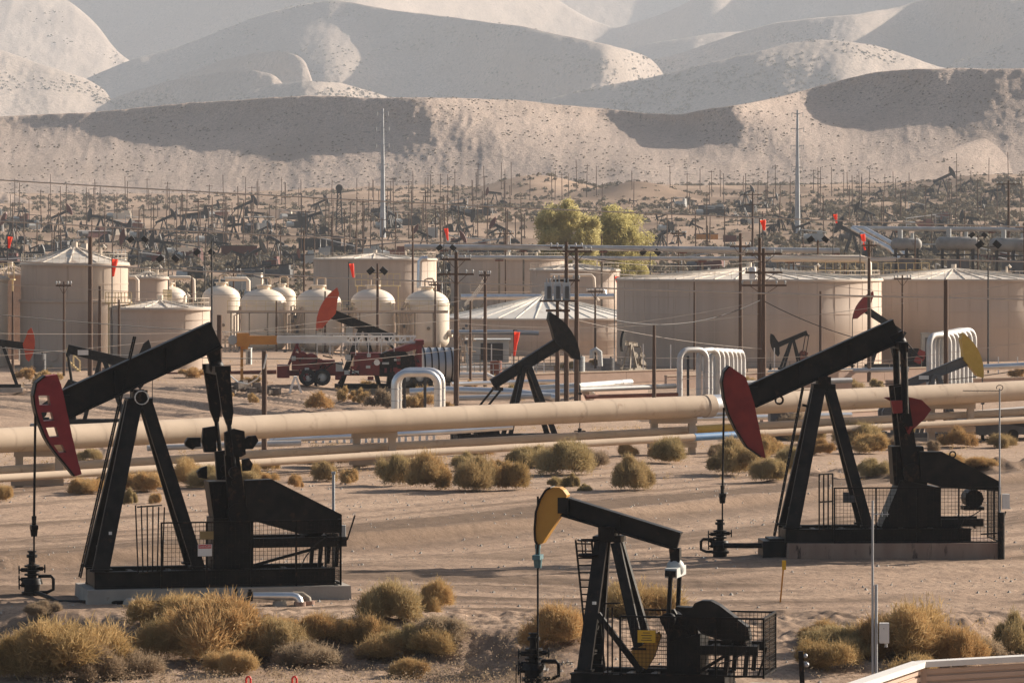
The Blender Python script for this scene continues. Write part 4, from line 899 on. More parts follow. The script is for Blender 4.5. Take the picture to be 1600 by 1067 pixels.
# ------------------------------------------------------------ domed vessels
def vessel(px0, px1, ytop, ybot, Yc, label, near=True):
    s = sc(Yc); r = (px1-px0)/2/s; c = P((px0+px1)/2, ybot, Yc); g = gz(c[0], Yc); zt = P(0, ytop, Yc)[2]-g; zb = c[2]-g
    o = empty('pressure_vessel', (c[0], Yc, g), R(random.uniform(-8, 8)), label, 'vessel', 'domed pressure vessels')
    d = r*.62; prof = [(.001, zb)]+[(r*math.sin(t), zb+d*.8*(1-math.cos(t))) for t in np.linspace(.15, math.pi/2, 8)]+[(r, zt-d)]+[(r*math.cos(t), zt-d+d*math.sin(t)) for t in np.linspace(.1, math.pi/2-.02, 10)]+[(.001, zt)]
    MB().lathe(prof, 40).build('shell', M['tankpale'], o)
    mb = MB(); mb.cyl((0, 0, zt-.05), (0, 0, zt+.28), .55*r/2, n=18); mb.cyl((0, 0, zt+.22), (0, 0, zt+.34), .7*r/2, n=18); mb.build('top_manway', M['tankpale'], o)
    mb = MB(); mb.tube([(-.2, .2, zt+.3), (-.2, .2, zt+.95), (.1, .2, zt+1.05), (.5, .2, zt+1.05), (.62, .2, zt+.9), (.62, .3, zt-.2)], .09, 8); mb.build('vent_pipe', M['tanpipe'], o)
    mb = MB(); mb.lathe([(r+.02, zt-d-.1), (r+.04, zt-d-.1), (r+.04, zt-d+.0), (r+.02, zt-d)], 40); mb.build('weld_band', M['tankpale'], o)
    for k in range(4):
        t = R(45+90*k); MB().bar((r*.85*math.cos(t), r*.85*math.sin(t), -.2), (r*.93*math.cos(t), r*.93*math.sin(t), zb+d+.8), .25, .25, up=(1, 0, 0)).build('leg', M['tankpale'], o)
    t = R(-78); mb = MB(); mb.cyl((r*math.cos(t), r*math.sin(t), zb+(zt-zb)*.38), ((r+.22)*math.cos(t), (r+.22)*math.sin(t), zb+(zt-zb)*.38), .16, n=12); mb.build('sight_nozzle', M['greyrust'], o)
    mb = MB(); mb.cyl((r-.05, -.3, zb+d+.4), (r+.35, -.3, zb+d+.4), .35, n=16); mb.build('side_manway', M['tankpale'], o)
    mb = MB()
    for k in range(4):
        x = -r*.9-.25*k; mb.tube([(x, -r*.35, .2), (x, -r*.35, zt-d-.4*k), (x+.5, -r*.2, zt-d+.25-.4*k)], .08, 7)
    mb.build('side_piping', M['tanpipe'], o)
    return o
vessel(376, 447, 451, 553, 402, 'domed cream vessel above the orange boom, leftmost of the four in front')
vessel(462, 533, 451, 553, 402, 'domed cream vessel behind the orange-red horse head, second of the four in front')
vessel(548, 617, 451, 553, 402, 'domed cream vessel behind the beam of the orange-headed pumpjack, third of the four in front')
vessel(632, 702, 453, 549, 402, 'domed cream vessel furthest right, with its right side fully sunlit')
vessel(418, 462, 448, 545, 432, 'domed cream vessel set back between the two leftmost front vessels')
vessel(316, 375, 446, 545, 425, 'domed cream vessel just right of the low left tank')
vessel(233, 292, 447, 545, 425, 'domed cream vessel peeping over the low left tank')
o = empty('vessel_walkway', P(355, 487, 396), 0, 'long steel walkway and rail across the front of the domed vessels', 'walkway'); L_ = 345/sc(396)
MB().box((L_/2, 0, -.08), (L_, .7, .1)).build('deck', M['grey'], o); MB().box((L_/2, -.33, .02), (L_, .06, .2)).build('toe_board', M['tanpipe'], o)
for k in range(12): MB().bar((L_*(k+.2)/12, .2, -4.8), (L_*(k+.2)/12, .2, -.1), .12, .12, up=(0, 1, 0)).build('leg', M['greyrust'], o)
mb = MB()
for k in range(24): mb.bar((L_*k/23, .3, 0), (L_*k/23, .3, 1.0), .04, .04, up=(0, 1, 0))
mb.bar((0, .3, 1.0), (L_, .3, 1.0), .05, .05); mb.bar((0, .3, .5), (L_, .3, .5), .04, .04); mb.build('rail', M['yrail'], o)
# clutter of pipes and valves among the vessels
for i, (px, y0_, y1_, Y, w_) in enumerate([(352, 520, 565, 392, 26), (440, 545, 575, 392, 24), (520, 540, 575, 392, 26), (600, 545, 580, 392, 22), (540, 470, 520, 398, 12), (625, 470, 560, 400, 12), (455, 470, 540, 400, 12), (715, 500, 560, 396, 22)]):
    a = P(px, y1_, Y); h = P(0, y0_, Y)[2]-a[2]; W_ = w_/sc(Y); o = empty('valve_manifold', a, 0, 'cluster of tan pipes and valves among the domed vessels', 'manifold', 'pipe clusters among the vessels')
    mb = MB(); rr = random.Random(i)
    for k in range(5): x = W_*k/4; mb.tube([(x, 0, -1.5), (x, 0, h*rr.uniform(.4, 1)), (x+.3, .1, h*rr.uniform(.4, 1))], .09, 7)
    for k in range(3): z = h*(k+.6)/3.4; mb.tube([(-.4, .1, z), (W_+.4, .1, z)], .08, 7)
    mb.build('pipes', M['tanpipe'], o); mb = MB()
    for k in range(5): mb.box((rr.uniform(0, W_), -.15, h*rr.uniform(.1, .9)), (.25, .3, .3))
    mb.build('valves', M['grey'], o); mb = MB()
    for k in range(2): mb.box((rr.uniform(0, W_), -.4, rr.uniform(-.3, .3)), (.3, .2, .9))
    mb.build('cabinets', M['greypale'], o)

# ------------------------------------------------------------ elevated silver pipe racks further back
def rack(pts, r, label, m='silverdull', step=6, drop=True):
    q = [Vector(P(*p)) for p in pts]; o = empty('pipe_rack', q[0], 0, label, 'pipe rack'); b = q[0]
    MB().tube([p-b for p in q], r, 14).build('rack_pipe', M[m], o)
    if drop:
        for a, c in zip(q[:-1], q[1:]):
            k = max(1, int((c-a).length/9))
            for i in range(k):
                p = a+(c-a)*(i+.5)/k; g = gz(p.x, p.y); x, y = p.x-b.x, p.y-b.y
                if p.z-g > 1: MB().bar((x, y, g-b.z-.3), (x, y, p.z-b.z-r), .22, .22, up=(0, 1, 0)).build('rack_leg', M['greyrust'], o); MB().box((x, y, p.z-b.z-r-.1), (.9, .5, .16)).build('pipe_saddle', M['rustred'], o)
rack([(632, 386, 500), (880, 387, 500), (1130, 390, 500), (1300, 392, 500), (1312, 392, 500)], .33, 'high silver pipe rack crossing behind the tanks, upper run')
rack([(700, 402, 470), (1020, 404, 470), (1175, 404, 470), (1290, 406, 470), (1400, 405, 470)], .22, 'high silver pipe rack crossing behind the tanks, lower run')
rack([(1348, 357, 560), (1460, 358, 560), (1640, 359, 560)], .3, 'silver pipe rack high at the right with a slanting loop at its end')
o = empty('pipe_bend', P(1332, 356, 560), 0, 'slanting silver expansion loop at the left end of the high right pipe rack', 'pipe')
b = Vector(o.location)
for i, (p0, p1) in enumerate((((1332, 357), (1392, 389)), ((1350, 357), (1404, 386)))):
    a, c = Vector(P(*p0, 560))-b, Vector(P(*p1, 552))-b; MB().tube([a, c, c+Vector((1.0, -.3, -1.2))], .3, 12).build('loop_pipe', M['silver'], o)
MB().tube([Vector((0, 0, 0)), Vector(P(1350, 357, 560))-b], .3, 12).build('loop_pipe', M['silver'], o)
MB().bar((2.3, -2, gz(b.x+2.3, b.y-2)-b.z), (2.3, -2, -1.6), .22, .22, up=(0, 1, 0)).build('rack_leg', M['greyrust'], o)
# silver down pipes and gooseneck pipes by the tanks
for i, (pts, r, m, lb) in enumerate([
    ([(668, 404, 505), (660, 404, 505), (656, 408, 505), (655, 450, 505)], .3, 'silver', 'silver down pipe at the right side of the wide tank behind the vessels'),
    ([(1205, 404, 424), (1345, 404, 424), (1353, 406, 424), (1357, 412, 424), (1357, 432, 424)], .33, 'tankpale', 'pale tan pipe turning down behind the biggest tank'),
    ([(202, 433, 380), (210, 433, 380), (215, 438, 380), (215, 470, 380)], .16, 'tankpale', 'pale gooseneck pipe behind the tall left tank'),
    ([(262, 434, 410), (296, 434, 410), (302, 437, 410), (303, 470, 410)], .2, 'tankpale', 'pale gooseneck pipe over the low left tank'),
    ([(352, 436, 410), (385, 436, 410), (388, 439, 410), (388, 455, 410)], .2, 'tankpale', 'pale gooseneck pipe above the leftmost domed vessel'),
    ([(860, 430, 480), (924, 430, 480), (928, 434, 480), (929, 450, 480)], .16, 'tankpale', 'thin tan gooseneck pipe in front of the mid-size tank'),
    ([(916, 452, 455), (940, 452, 455), (945, 455, 455), (946, 463, 455)], .18, 'silver', 'silver gooseneck pipe over the bright ribbed roof'),
    ([(720, 464, 455), (840, 464, 455), (960, 463, 455)], .3, 'silver', 'silver pipe along the back of the bright ribbed roof'),
    ([(705, 519, 390), (770, 519, 390), (842, 520, 390)], .22, 'steel', 'blue-grey pipe in front of the low wide tank'),
    ([(718, 585, 345), (728, 585, 345), (760, 585, 345), (770, 590, 345)], .18, 'white', 'white pipe beside the black ribbed tank'),
    ([(925, 560, 365), (925, 549, 365), (931, 546, 365), (937, 550, 365), (938, 572, 365)], .22, 'greypale', 'grey bent pipe beside the old beige pumpjack')]):
    tag(MB().tube([P(*p) for p in pts], r, 12).build('pipe', M[m]), lb, 'pipe')

# horizontal treaters at the right
for i, (px0, px1, y0_, y1_) in enumerate(((1392, 1440, 372, 392), (1462, 1530, 370, 392), (1546, 1620, 372, 394))):
    Y = 520+6*i; a = P(px0, (y0_+y1_)/2, Y); L_ = (px1-px0)/sc(Y); r = (y1_-y0_)/2/sc(Y); g = gz(a[0], Y)-a[2]
    o = empty('treater_vessel', a, 0, 'grey horizontal vessel on dark legs, '+['leftmost of the three beyond the right tank', 'middle one of the three beyond the right tank', 'rightmost, cut by the picture edge'][i], 'vessel', 'grey horizontal vessels')
    MB().tube([(0, 0, 0), (.2, 0, 0), (.5, 0, 0), (L_-.5, 0, 0), (L_-.2, 0, 0), (L_, 0, 0)], [r*.4, r*.8, r, r, r*.8, r*.4], 20).build('shell', M['vesselgrey'], o)
    for x in (L_*.15, L_*.5, L_*.85): MB().box((x, 0, (g-r*.6)/2-.2), (.3, 1.2, -(g)+.1)).build('leg', M['fardark'], o)
    MB().box((L_/2, 0, -r-.5), (L_, 1.4, .2)).build('platform', M['fardark'], o)
    mb = MB(); mb.cyl((L_*.3, 0, r*.8), (L_*.3, 0, r+1.0), .3); mb.cyl((L_*.7, .2, r*.8), (L_*.7, .2, r+.6), .2); mb.build('stack', M['greypale'], o)
    MB().box((L_*.5, -.6, -r-1.6), (L_*.5, .8, 1.2)).build('fire_box', M['grey'], o)
# ------------------------------------------------------------ smaller pumpjacks built from one pattern
def small_pump(loc, yaw, S_, tilt, label, headm='orange', bodym='black', group=None, detail=True, well=True, gm=None, weightm=None):
    """head towards local -x; tilt > 0 lifts the head; S_ = height of the pivot over 5 m"""
    r = empty('pumpjack', loc, yaw, label, 'pumpjack', group); r.scale = (S_, S_, S_)
    b = M[bodym]; h = M[headm]; g = M[gm or bodym]; w_ = M[weightm or bodym]
    t = R(tilt); ca, sa = math.cos(t), math.sin(t); pz = 5.0
    def bp(d, n=0): return (-d*ca+n*sa*1.0, pz+.25+d*sa+n*ca)       # along the beam, towards the head positive
    mb = MB()
    for y in (-.7, .7): mb.box((1.4, y, .42), (7.2, .3, .34))
    for x in (-1.9, 0, 2, 4.8): mb.box((x, 0, .42), (.3, 1.4, .3))
    mb.build('skid', b, r)
    if detail: MB().box((1.5, 0, 0), (7.8, 2.4, .5)).build('plinth', M['concrete'], r)
    for y in (-1, 1):
        MB().bar((-1.75, y*.85, .5), (-.15, y*.25, pz), .2, .34, up=(1, 0, 0)).build('leg', b, r)
        MB().bar((1.35, y*.75, .5), (.2, y*.25, pz), .18, .28, up=(1, 0, 0)).build('leg', b, r)
    mb = MB()
    for q in (.25, .55, .8): x = -1.75+1.6*q; y = .85-.6*q; mb.bar((x, -y, .5+4.5*q), (x, y, .5+4.5*q), .1, .1)
    mb.box((0, 0, pz+.02), (.6, .7, .2)); mb.build('cross_brace', b, r)
    a, c = bp(2.75), bp(-2.7); ibeam(a, c, .80, .42, .66).build('walking_beam', b, r)
    # head: arc about the pivot
    ro, ri = 3.75, 3.0; arc = []; bck = []
    for k in range(9):
        an = R(-31+62*k/8)-R(-4)
        arc.append((-math.cos(an+t)*ro, pz+.25+math.sin(an+t)*ro)); u = (k-4)/4; rr = ro-.5-.85*(1-abs(u)**1.5)
        bck.append((-math.cos(an*.93+t)*rr, pz+.25+math.sin(an*.93+t)*rr))
    bo = MB().prism(arc+bck[::-1], -.26, .26).build('horse_head', h, r)
    # tail, equalizer, pitmans, crank
    tx, tz = bp(-2.55, -.45); ph = R(80-tilt*3.2); gx, gz0 = 2.75, 1.9; pn = (gx-.0+.95*math.cos(ph), gz0+.95*math.sin(ph))
    mb = MB(); mb.bar((bp(-2.5)[0], 0, bp(-2.5)[1]), (tx, 0, tz), .3, .3, up=(0, 1, 0)); mb.bar((tx, -.85, tz), (tx, .85, tz), .24, .22); mb.build('equalizer', g, r)
    for y in (-.85, .85):
        MB().tube([(tx, y, tz), (pn[0], y, pn[1])], .075, 8).build('pitman_arm', g, r)
        mb = MB(); d = Vector((pn[0]-gx, 0, pn[1]-gz0)).normalized(); e = Vector((gx, y*.8, gz0))+d*1.6
        mb.bar(Vector((gx, y*.8, gz0))-d*.3, e, .16, .42, up=(0, 1, 0.01)); cr = mb.build('crank', g, r)
        if detail:
            m2 = MB(); u = Vector((-d.z, 0, d.x)); c0 = Vector((gx, y*.8, gz0))
            P0 = [c0+d*.75-u*.75, c0+d*1.5-u*.8, c0+d*1.75, c0+d*1.5+u*.8, c0+d*.75+u*.75]; m2.prism([(p.x, p.z) for p in P0], y*.8-.16, y*.8+.16); m2.build('counterweight', w_, cr)
    mb = MB(); mb.prism([(gx-.8, .5), (gx+.8, .5), (gx+.55, gz0+.45), (gx-.55, gz0+.45)], -.45, .45); mb.build('gearbox', g, r)
    mb = MB(); mb.prism([(gx+.1, gz0+.45), (gx+.9, gz0+.45), (5.0, 1.4), (5.0, .95), (gx+.2, gz0-.6)], -.75, -.5); mb.build('belt_guard', b, r)
    mb = MB(); mb.cyl((4.5, -.5, 1.05), (4.5, .5, 1.05), .32, n=14); mb.box((4.5, 0, .66), (1.0, 1.1, .14)); mb.build('motor', g, r)
    if well:
        wx = -3.76; mb = MB()
        hz0 = pz+.25+math.sin(R(-25)+t)*ro
        if t > -.2: 
            for y in (-.1, .1): mb.tube([(wx+.02, y, max(hz0, pz-.2)), (wx, y, 2.0+tilt*.04)], .025, 5)
        else: mb.tube([(wx, 0, hz0+.6), (wx, 0, 1.6)], .03, 5)
        mb.box((wx, 0, 2.0+tilt*.04), (.2, .4, .14)); mb.tube([(wx, 0, 2.0+tilt*.04), (wx, 0, .9)], .03, 5); mb.build('bridle_cable', g, r)
        mb = MB(); mb.cyl((wx, 0, -.2), (wx, 0, .9), .14, n=10); mb.cyl((wx, 0, .35), (wx, 0, .5), .3, n=12); mb.bar((wx-.4, 0, .7), (wx+.4, 0, .7), .08, .08); mb.build('wellhead', g, r)
    return r
def place(px, py, h_px, yaw, tilt, label, Ymin=250, **k):
    q = at(px, py, Ymin); return small_pump(q, yaw, h_px/sc(q[1])/5.6, tilt, label, **k)
pD = place(566, 611, 108, R(6), 22, 'black pumpjack with a bright orange-red head in front of the domed vessels', headm='orange', gm='grease')
q = Vector((2.3, -.9, 2.2)); MB().box(q, (1.0, .04, .5)).build('name_board', M['white'], pD)
# right-facing ones: turned by half a turn
place(822, 692, 132, R(198), 30, 'black pumpjack facing right behind the big pipeline, its black head raised high', Ymin=240, headm='black', gm='grease')
pF = place(160, 667, 116, R(184), -14, 'black pumpjack with a pale patch on its beam, seen past the slotted red head', Ymin=240, headm='black', gm='grease')
MB().box((1.45, .225, 5.62), (.8, .012, .38)).build('pale_patch', M['white'], pF)
place(2, 609, 78, R(186), -8, 'black pumpjack with an orange head at the left edge', Ymin=290, headm='orange', gm='grease')
pH = place(1462, 688, 112, R(188), 21, 'grey pumpjack with a bright yellow head behind the right pumpjack', Ymin=240, headm='yellow', bodym='grey', gm='grey')
for y in (-.4, .4): o_ = [c for c in pH.children if c.name.startswith('horse_head')][0]; c_ = o_.copy(); COL.objects.link(c_); c_.parent = pH; c_.name = 'head_plate'; c_.location = (0, y, 0); c_.scale = (1, .25, 1)
MB().box((1.0, .225, 4.9), (.8, .012, .3)).build('pale_patch', M['white'], pH)
place(1383, 577, 78, R(8), 33, 'small black pumpjack with a red head against the two biggest right tanks', Ymin=330, headm='darkred', gm='grease', weightm='darkred')
place(1238, 580, 54, R(15), -22, 'small black pumpjack with its head down before the biggest tank', Ymin=330, headm='black', gm='grease', weightm='rustred')
place(985, 580, 46, R(60), 5, 'old beige pumpjack seen nearly end on before the biggest tank', Ymin=330, headm='grease', bodym='greyrust', gm='greyrust', weightm='greyrust')

# ------------------------------------------------------------ red workover rig with its mast lowered
q = at(470, 602, 290); Y = q[1]; s = sc(Y)
o = empty('workover_rig', q, R(4), 'red workover rig on twin wheels with a white and orange mast lowered over it', 'rig truck')
def X(px): return (px-470)/s
def Z(py): return (604-py)/s
red, dk = M['rigred'], M['grease']
mb = MB(); mb.box(((X(435)+X(668))/2, 0, Z(585)), (X(668)-X(435), 1.2, .35)); 
for px in (450, 520, 560, 610, 650): mb.box((X(px), 0, Z(580)), (.15, 2.2, .3))
mb.build('chassis', red, o)
for px in (480, 503, 634, 655):
    for y in (-1.05, 1.05):
        w_ = MB().lathe([(.32, -.18), (.5, -.2), (.6, -.14), (.6, .14), (.5, .2), (.32, .18)], 24).build('wheel', M['rubber'], o); w_.location = (X(px), y, .6); w_.rotation_euler = (R(90), 0, 0)
        mb = MB(); mb.lathe([(.33, -.1), (.3, .06), (.14, .1), (.14, .2), (.001, .2)], 18); mb.lathe([(.33, .1), (.3, -.06), (.14, -.1), (.14, -.2), (.001, -.2)], 18)
        mb.build('rim', M['greypale'], w_)
MB().prism([(X(433), Z(592)), (X(452), Z(592)), (X(452), Z(572)), (X(433), Z(572))], -1.1, 1.1).build('tool_box', red, o)
mb = MB(); mb.prism([(X(456), Z(580)), (X(512), Z(580)), (X(500), Z(570)), (X(478), Z(560)), (X(462), Z(552)), (X(456), Z(560))], -.9, .9)
for px, py, r_ in ((486, 566, .55), (472, 560, .4), (500, 572, .4)): mb.cyl((X(px), -1.0, Z(py)), (X(px), 1.0, Z(py)), r_, n=18)
mb.build('winch', red, o)
mb = MB()
for y in (-.7, .7): mb.bar((X(448), y, Z(580)), (X(464), y, Z(541)), .16, .2, up=(0, 1, 0)); mb.bar((X(478), y, Z(575)), (X(464), y, Z(541)), .14, .16, up=(0, 1, 0))
mb.bar((X(464), -.7, Z(541)), (X(464), .7, Z(541)), .2, .2); mb.build('mast_rest', red, o)
mb = MB(); mb.prism([(X(498), Z(585)), (X(524), Z(585)), (X(524), Z(568)), (X(498), Z(567))], -1.0, 1.0); mb.box((X(511), 0, Z(566)), (1.1, 1.6, .12)); mb.build('engine_hood', red, o)
MB().prism([(X(524), Z(582)), (X(536), Z(582)), (X(533), Z(568)), (X(524), Z(569))], -1.0, 1.0).build('radiator', M['greypale'], o)
mb = MB(); mb.prism([(X(553), Z(588)), (X(592), Z(588)), (X(592), Z(556)), (X(553), Z(557))], -1.1, 1.1); mb.box((X(572), 0, Z(555)), (2.2, 1.9, .14)); mb.cyl((X(575), -1.18, Z(570)), (X(575), 1.18, Z(570)), .6, n=20); mb.build('drum_housing', red, o)
MB().cyl((X(588), -1.22, Z(568)), (X(588), -1.1, Z(568)), .22, n=16).build('gauge_plate', M['white'], o)
mb = MB(); mb.prism([(X(592), Z(590)), (X(648), Z(590)), (X(648), Z(566)), (X(632), Z(551)), (X(604), Z(551)), (X(592), Z(556))], -1.1, 1.1); mb.build('operator_cab', dk, o)
MB().prism([(X(602), Z(552)), (X(634), Z(541)), (X(660), Z(537)), (X(660), Z(545)), (X(634), Z(552))], -1.0, 1.0).build('cab_roof', red, o)
mb = MB()
for y in (-.9, .9): mb.bar((X(655), y, Z(600)), (X(655), y, Z(536)), .3, .3, up=(0, 1, 0)); mb.bar((X(645), y, Z(585)), (X(655), y, Z(540)), .15, .15, up=(0, 1, 0))
mb.box((X(655), 0, Z(537)), (.6, 2.1, .35)); mb.build('rear_frame', red, o)
mast = MB()
for y in (-.4, .4):
    for zz in (Z(537)+.0, Z(528)): mast.bar((X(433), y, zz), (X(650), y, zz), .12, .12)
n = 26
for k in range(n):
    xa, xb = X(433)+(X(650)-X(433))*k/n, X(433)+(X(650)-X(433))*(k+1)/n
    for y in (-.4, .4): mast.bar((xa, y, Z(537)), (xb, y, Z(528)) if k % 2 else (xb, y, Z(537)), .07, .07); mast.bar((xa, y, Z(537)), (xa, y, Z(528)), .07, .07, up=(0, 1, 0))
mast.box(((X(433)+X(540))/2, 0, (Z(528)+Z(537))/2), (X(540)-X(433), .74, Z(528)-Z(537)-.06)); mm = mast.build('mast', M['white'], o)
mb = MB(); mb.box(((X(378)+X(433))/2, 0, Z(533.5)), (X(433)-X(378), .7, .62)); mb.box((X(380), 0, Z(533)), (.9, .8, .95)); mb.box((X(371), 0, Z(534)), (.5, .5, .6)); mb.box((X(384), 0, Z(541)), (.35, .6, .6)); mb.build('crown_section', M['orangearm'], mm)
mb = MB(); mb.cyl((X(364), -.3, Z(533)), (X(364), .3, Z(533)), .34, n=18); mb.build('crown_sheave', M['greypale'], mm)
mb = MB()
for k in range(7): px = 495+20*k; mb.bar((X(px), -1.0, Z(558)), (X(px), -1.0, Z(523)), .05, .05, up=(0, 1, 0))
mb.bar((X(495), -1.0, Z(523)), (X(615), -1.0, Z(523)), .06, .06); mb.bar((X(495), -1.0, Z(540)), (X(615), -1.0, Z(540)), .05, .05); mb.build('guard_rail', M['white'], o)
MB().bar((X(378), 0, -.1), (X(378), 0, Z(542)), .2, .2, up=(0, 1, 0)).build('mast_prop', M['orangearm'], o)
rr = random.Random(8)
for nm, mm_, n_ in (('hoses', M['grease'], 16), ('fittings', M['greypale'], 12), ('gear_boxes', red, 14)):
    mb = MB()
    for k in range(n_):
        px = rr.uniform(455, 652); py = rr.uniform(556, 594)
        if nm == 'hoses': mb.tube([(X(px), -1.15, Z(py)), (X(px+rr.uniform(-9, 9)), -1.22, Z(py+rr.uniform(2, 9))), (X(px+rr.uniform(-16, 16)), -1.15, Z(py+rr.uniform(-6, 10)))], .05, 5)
        else: mb.box((X(px), -1.12, Z(py)), (rr.uniform(.15, .5), .2, rr.uniform(.15, .45)))
    mb.build(nm, mm_, o); bpy.context.scene.collection.objects[-1]['kind'] = 'stuff'
# black ribbed tank lying behind it
q = at(686, 602, 300); s2 = sc(q[1]); o = empty('ribbed_tank', q, R(10), 'black horizontal tank with raised hoops at the right of the red rig', 'tank')
r = 27/s2; L_ = 56/s2; zc = r+.25
MB().tube([(-L_/2, 0, zc), (L_/2, 0, zc)], r, 28).build('shell', M['steel'], o)
for k in range(6): x = -L_/2+L_*(k+.1)/5.2; MB().tube([(x, 0, zc), (x+.1, 0, zc)], r+.07, 28).build('hoop', M['grease'], o)
for x in (-L_*.3, L_*.3): MB().box((x, 0, .12), (.4, r*1.6, .5)).build('cradle', M['grease'], o)
# white sawhorse sign
q = at(462, 613, 290); s2 = sc(q[1]); o = empty('sawhorse', q, R(5), 'small white A-shaped sawhorse stand on the bank beside the rig wheels', 'sawhorse'); h = 23/s2
for d in (-1, 1):
    for y in (0, .9): MB().bar((d*.42, y, -.1), (d*.05, y, h), .24, .12, up=(1, 0, 0)).build('leg', M['white'], o)
MB().bar((0, -.1, h), (0, 1.0, h), .2, .14).build('top_rail', M['white'], o); MB().bar((-.22, 0, h*.48), (.22, 0, h*.48), .06, .1).build('cross_bar', M['white'], o)
# shed, cabinets and boxes on the plain
def hut(px, py, w_px, h_px, m, label, cat, Ymin=300, door='grey', rz=0, dpt=1.6):
    q = at(px, py, Ymin); s_ = sc(q[1]); w_, h_ = w_px/s_, h_px/s_; o = empty(cat.replace(' ', '_'), q, rz, label, cat)
    MB().box((0, dpt/2, h_/2-.1), (w_, dpt, h_+.2)).build('body', M[m], o); MB().box((0, dpt/2, h_+.06), (w_*1.08, dpt*1.1, .1)).build('top', M[m], o)
    MB().box((w_*.12, -.02, h_*.48), (w_*.5, .05, h_*.8)).build('door', M[door], o); return o
hut(760, 566, 70, 34, 'greypale', 'grey open-fronted shed below the bright ribbed roof, left of the raised black beam', 'shed', 360, 'fardark', dpt=4)  # dark front panel is painted shade, standing in for the open interior
hut(1447, 566, 12, 44, 'greypale', 'pale upright cabinet left of the seven silver pipe loops', 'cabinet', 320)
hut(1551, 560, 14, 46, 'greypale', 'pale upright cabinet right of the yellow horse head', 'cabinet', 330)
hut(388, 570, 8, 24, 'greypale', 'small pale upright cabinet under the orange boom end', 'cabinet', 330)
hut(792, 552, 10, 22, 'tankpale', 'small cream cabinet beside the grey shed', 'cabinet', 360)
# heap of dark rubble with white rope by the front wooden post
q = at(380, 612, 280); rr = random.Random(3)
mb = MB()
for k in range(46):
    a = rr.uniform(0, 6.28); d = rr.random()**.6; sz = rr.uniform(.15, .5); c = (q[0]+math.cos(a)*d*2.6, q[1]+math.sin(a)*d*1.6, q[2]+.9*(1-d)*rr.uniform(.3, 1)); mb.box(c, (sz*1.4, sz, sz*.8), rr.uniform(0, 3))
tag(mb.build('rubble', M['rock']), 'heap of dark rubble on the bank below the orange boom end', 'rubble heap', kind='stuff')

# thin white posts, drums and a run of low fence along the foot of the tanks
rr = random.Random(5)
for i, px in enumerate((960, 1005, 1048, 1190, 1210, 1268, 1300, 1340, 1460, 1520, 1560, 1590, 30, 66, 96, 232, 262, 300, 730, 768, 800, 838, 850)):
    Y = rr.uniform(352, 372); q = on(px, Y); o = MB().bar((0, 0, -.2), (0, 0, rr.uniform(1.2, 2.6)), .09, .09, up=(0, 1, 0)).build('post', M['white' if i % 3 else 'greypale'], loc=q); tag(o, 'thin pale post standing on the flat before the tanks', 'post', 'thin pale posts before the tanks')
def lowfence(px0, px1, Y, label):
    a, b = Vector(on(px0, Y)), Vector(on(px1, Y)); o = empty('wire_fence', a, 0, label, 'fence'); d = b-a; n = int(d.length/2.6)
    for i in range(n+1): p = d*i/n; MB().bar(p, p+Vector((0, 0, 1.5)), .07, .07, up=(0, 1, 0)).build('post', M['greyrust'], o)
    mb = MB()
    for z in (.5, 1.0, 1.45): mb.bar(Vector((0, 0, z)), d+Vector((0, 0, z)), .035, .035)
    mb.build('wires', M['grey'], o)
lowfence(1168, 1300, 352, 'low wire fence at the foot of the biggest tank')
lowfence(1340, 1440, 356, 'low wire fence below the gap between the two biggest right tanks')
lowfence(700, 850, 372, 'low wire fence in front of the low wide tank')
for i, (px, Y, hh, r_, m) in enumerate(((905, 372, 1.3, .5, 'greypale'), (950, 370, 1.2, .6, 'grey'), (1100, 374, 1.6, .5, 'greypale'), (1150, 372, 1.2, .5, 'tankpale'), (1310, 366, 1.3, .45, 'greypale'), (1500, 360, 1.5, .5, 'greypale'), (62, 335, 1.4, .5, 'grey'), (250, 332, 1.2, .5, 'tankpale'), (775, 362, 1.2, .5, 'rustred'), (825, 365, 1.4, .5, 'grey'))):
    q = on(px, Y); o = empty('drum', q, 0, 'small upright drum on the flat in front of the tanks', 'drum', 'drums before the tanks'); MB().lathe([(r_, -.1), (r_, hh*.33), (r_+.03, hh*.35), (r_, hh*.37), (r_, hh*.66), (r_+.03, hh*.68), (r_, hh*.7), (r_, hh), (r_*.9, hh+.02), (.001, hh+.02)], 18).build('shell', M[m], o); MB().cyl((r_*.4, 0, hh), (r_*.4, 0, hh+.18), .08, n=8).build('bung', M['grease'], o)

# pipe runs on the flat in the middle
for pts, r_, m, lb in (([(705, 600, 318), (830, 596, 322), (868, 596, 322)], .16, 'silver', 'silver ground pipe left of the three wooden poles, upper one'), ([(715, 622, 292), (860, 618, 294)], .2, 'steel', 'blue-grey ground pipe behind the raised black beam'), ([(905, 609, 300), (1055, 603, 306)], .18, 'silverdull', 'dull silver pipe before the short brown wall'), ([(915, 620, 296), (1060, 616, 300)], .14, 'rustred', 'rusty pipe in front of the short brown wall'), ([(1110, 600, 312), (1330, 594, 318)], .2, 'silverdull', 'dull silver ground pipe behind the solid red head'), ([(1165, 612, 300), (1300, 608, 304)], .14, 'tanpipe', 'thin tan ground pipe behind the solid red head'), ([(560, 594, 345), (700, 590, 350)], .14, 'silverdull', 'thin silver ground pipe behind the red rig'), ([(715, 575, 372), (850, 572, 375)], .16, 'white', 'white pipe at the foot of the low wide tank')):
    tag(MB().tube([P(*p) for p in pts], r_, 10).build('pipe', M[m]), lb, 'pipe')
railing(712, 800, 568, 588, 352, 'grey handrail walkway before the shed under the bright ribbed roof', m='greypale', n=9)
railing(800, 870, 556, 570, 372, 'grey handrail walkway behind the raised black beam', m='greyrust', n=7)
railing(555, 625, 428, 446, 440, 'cream handrail above the domed vessels', n=7)
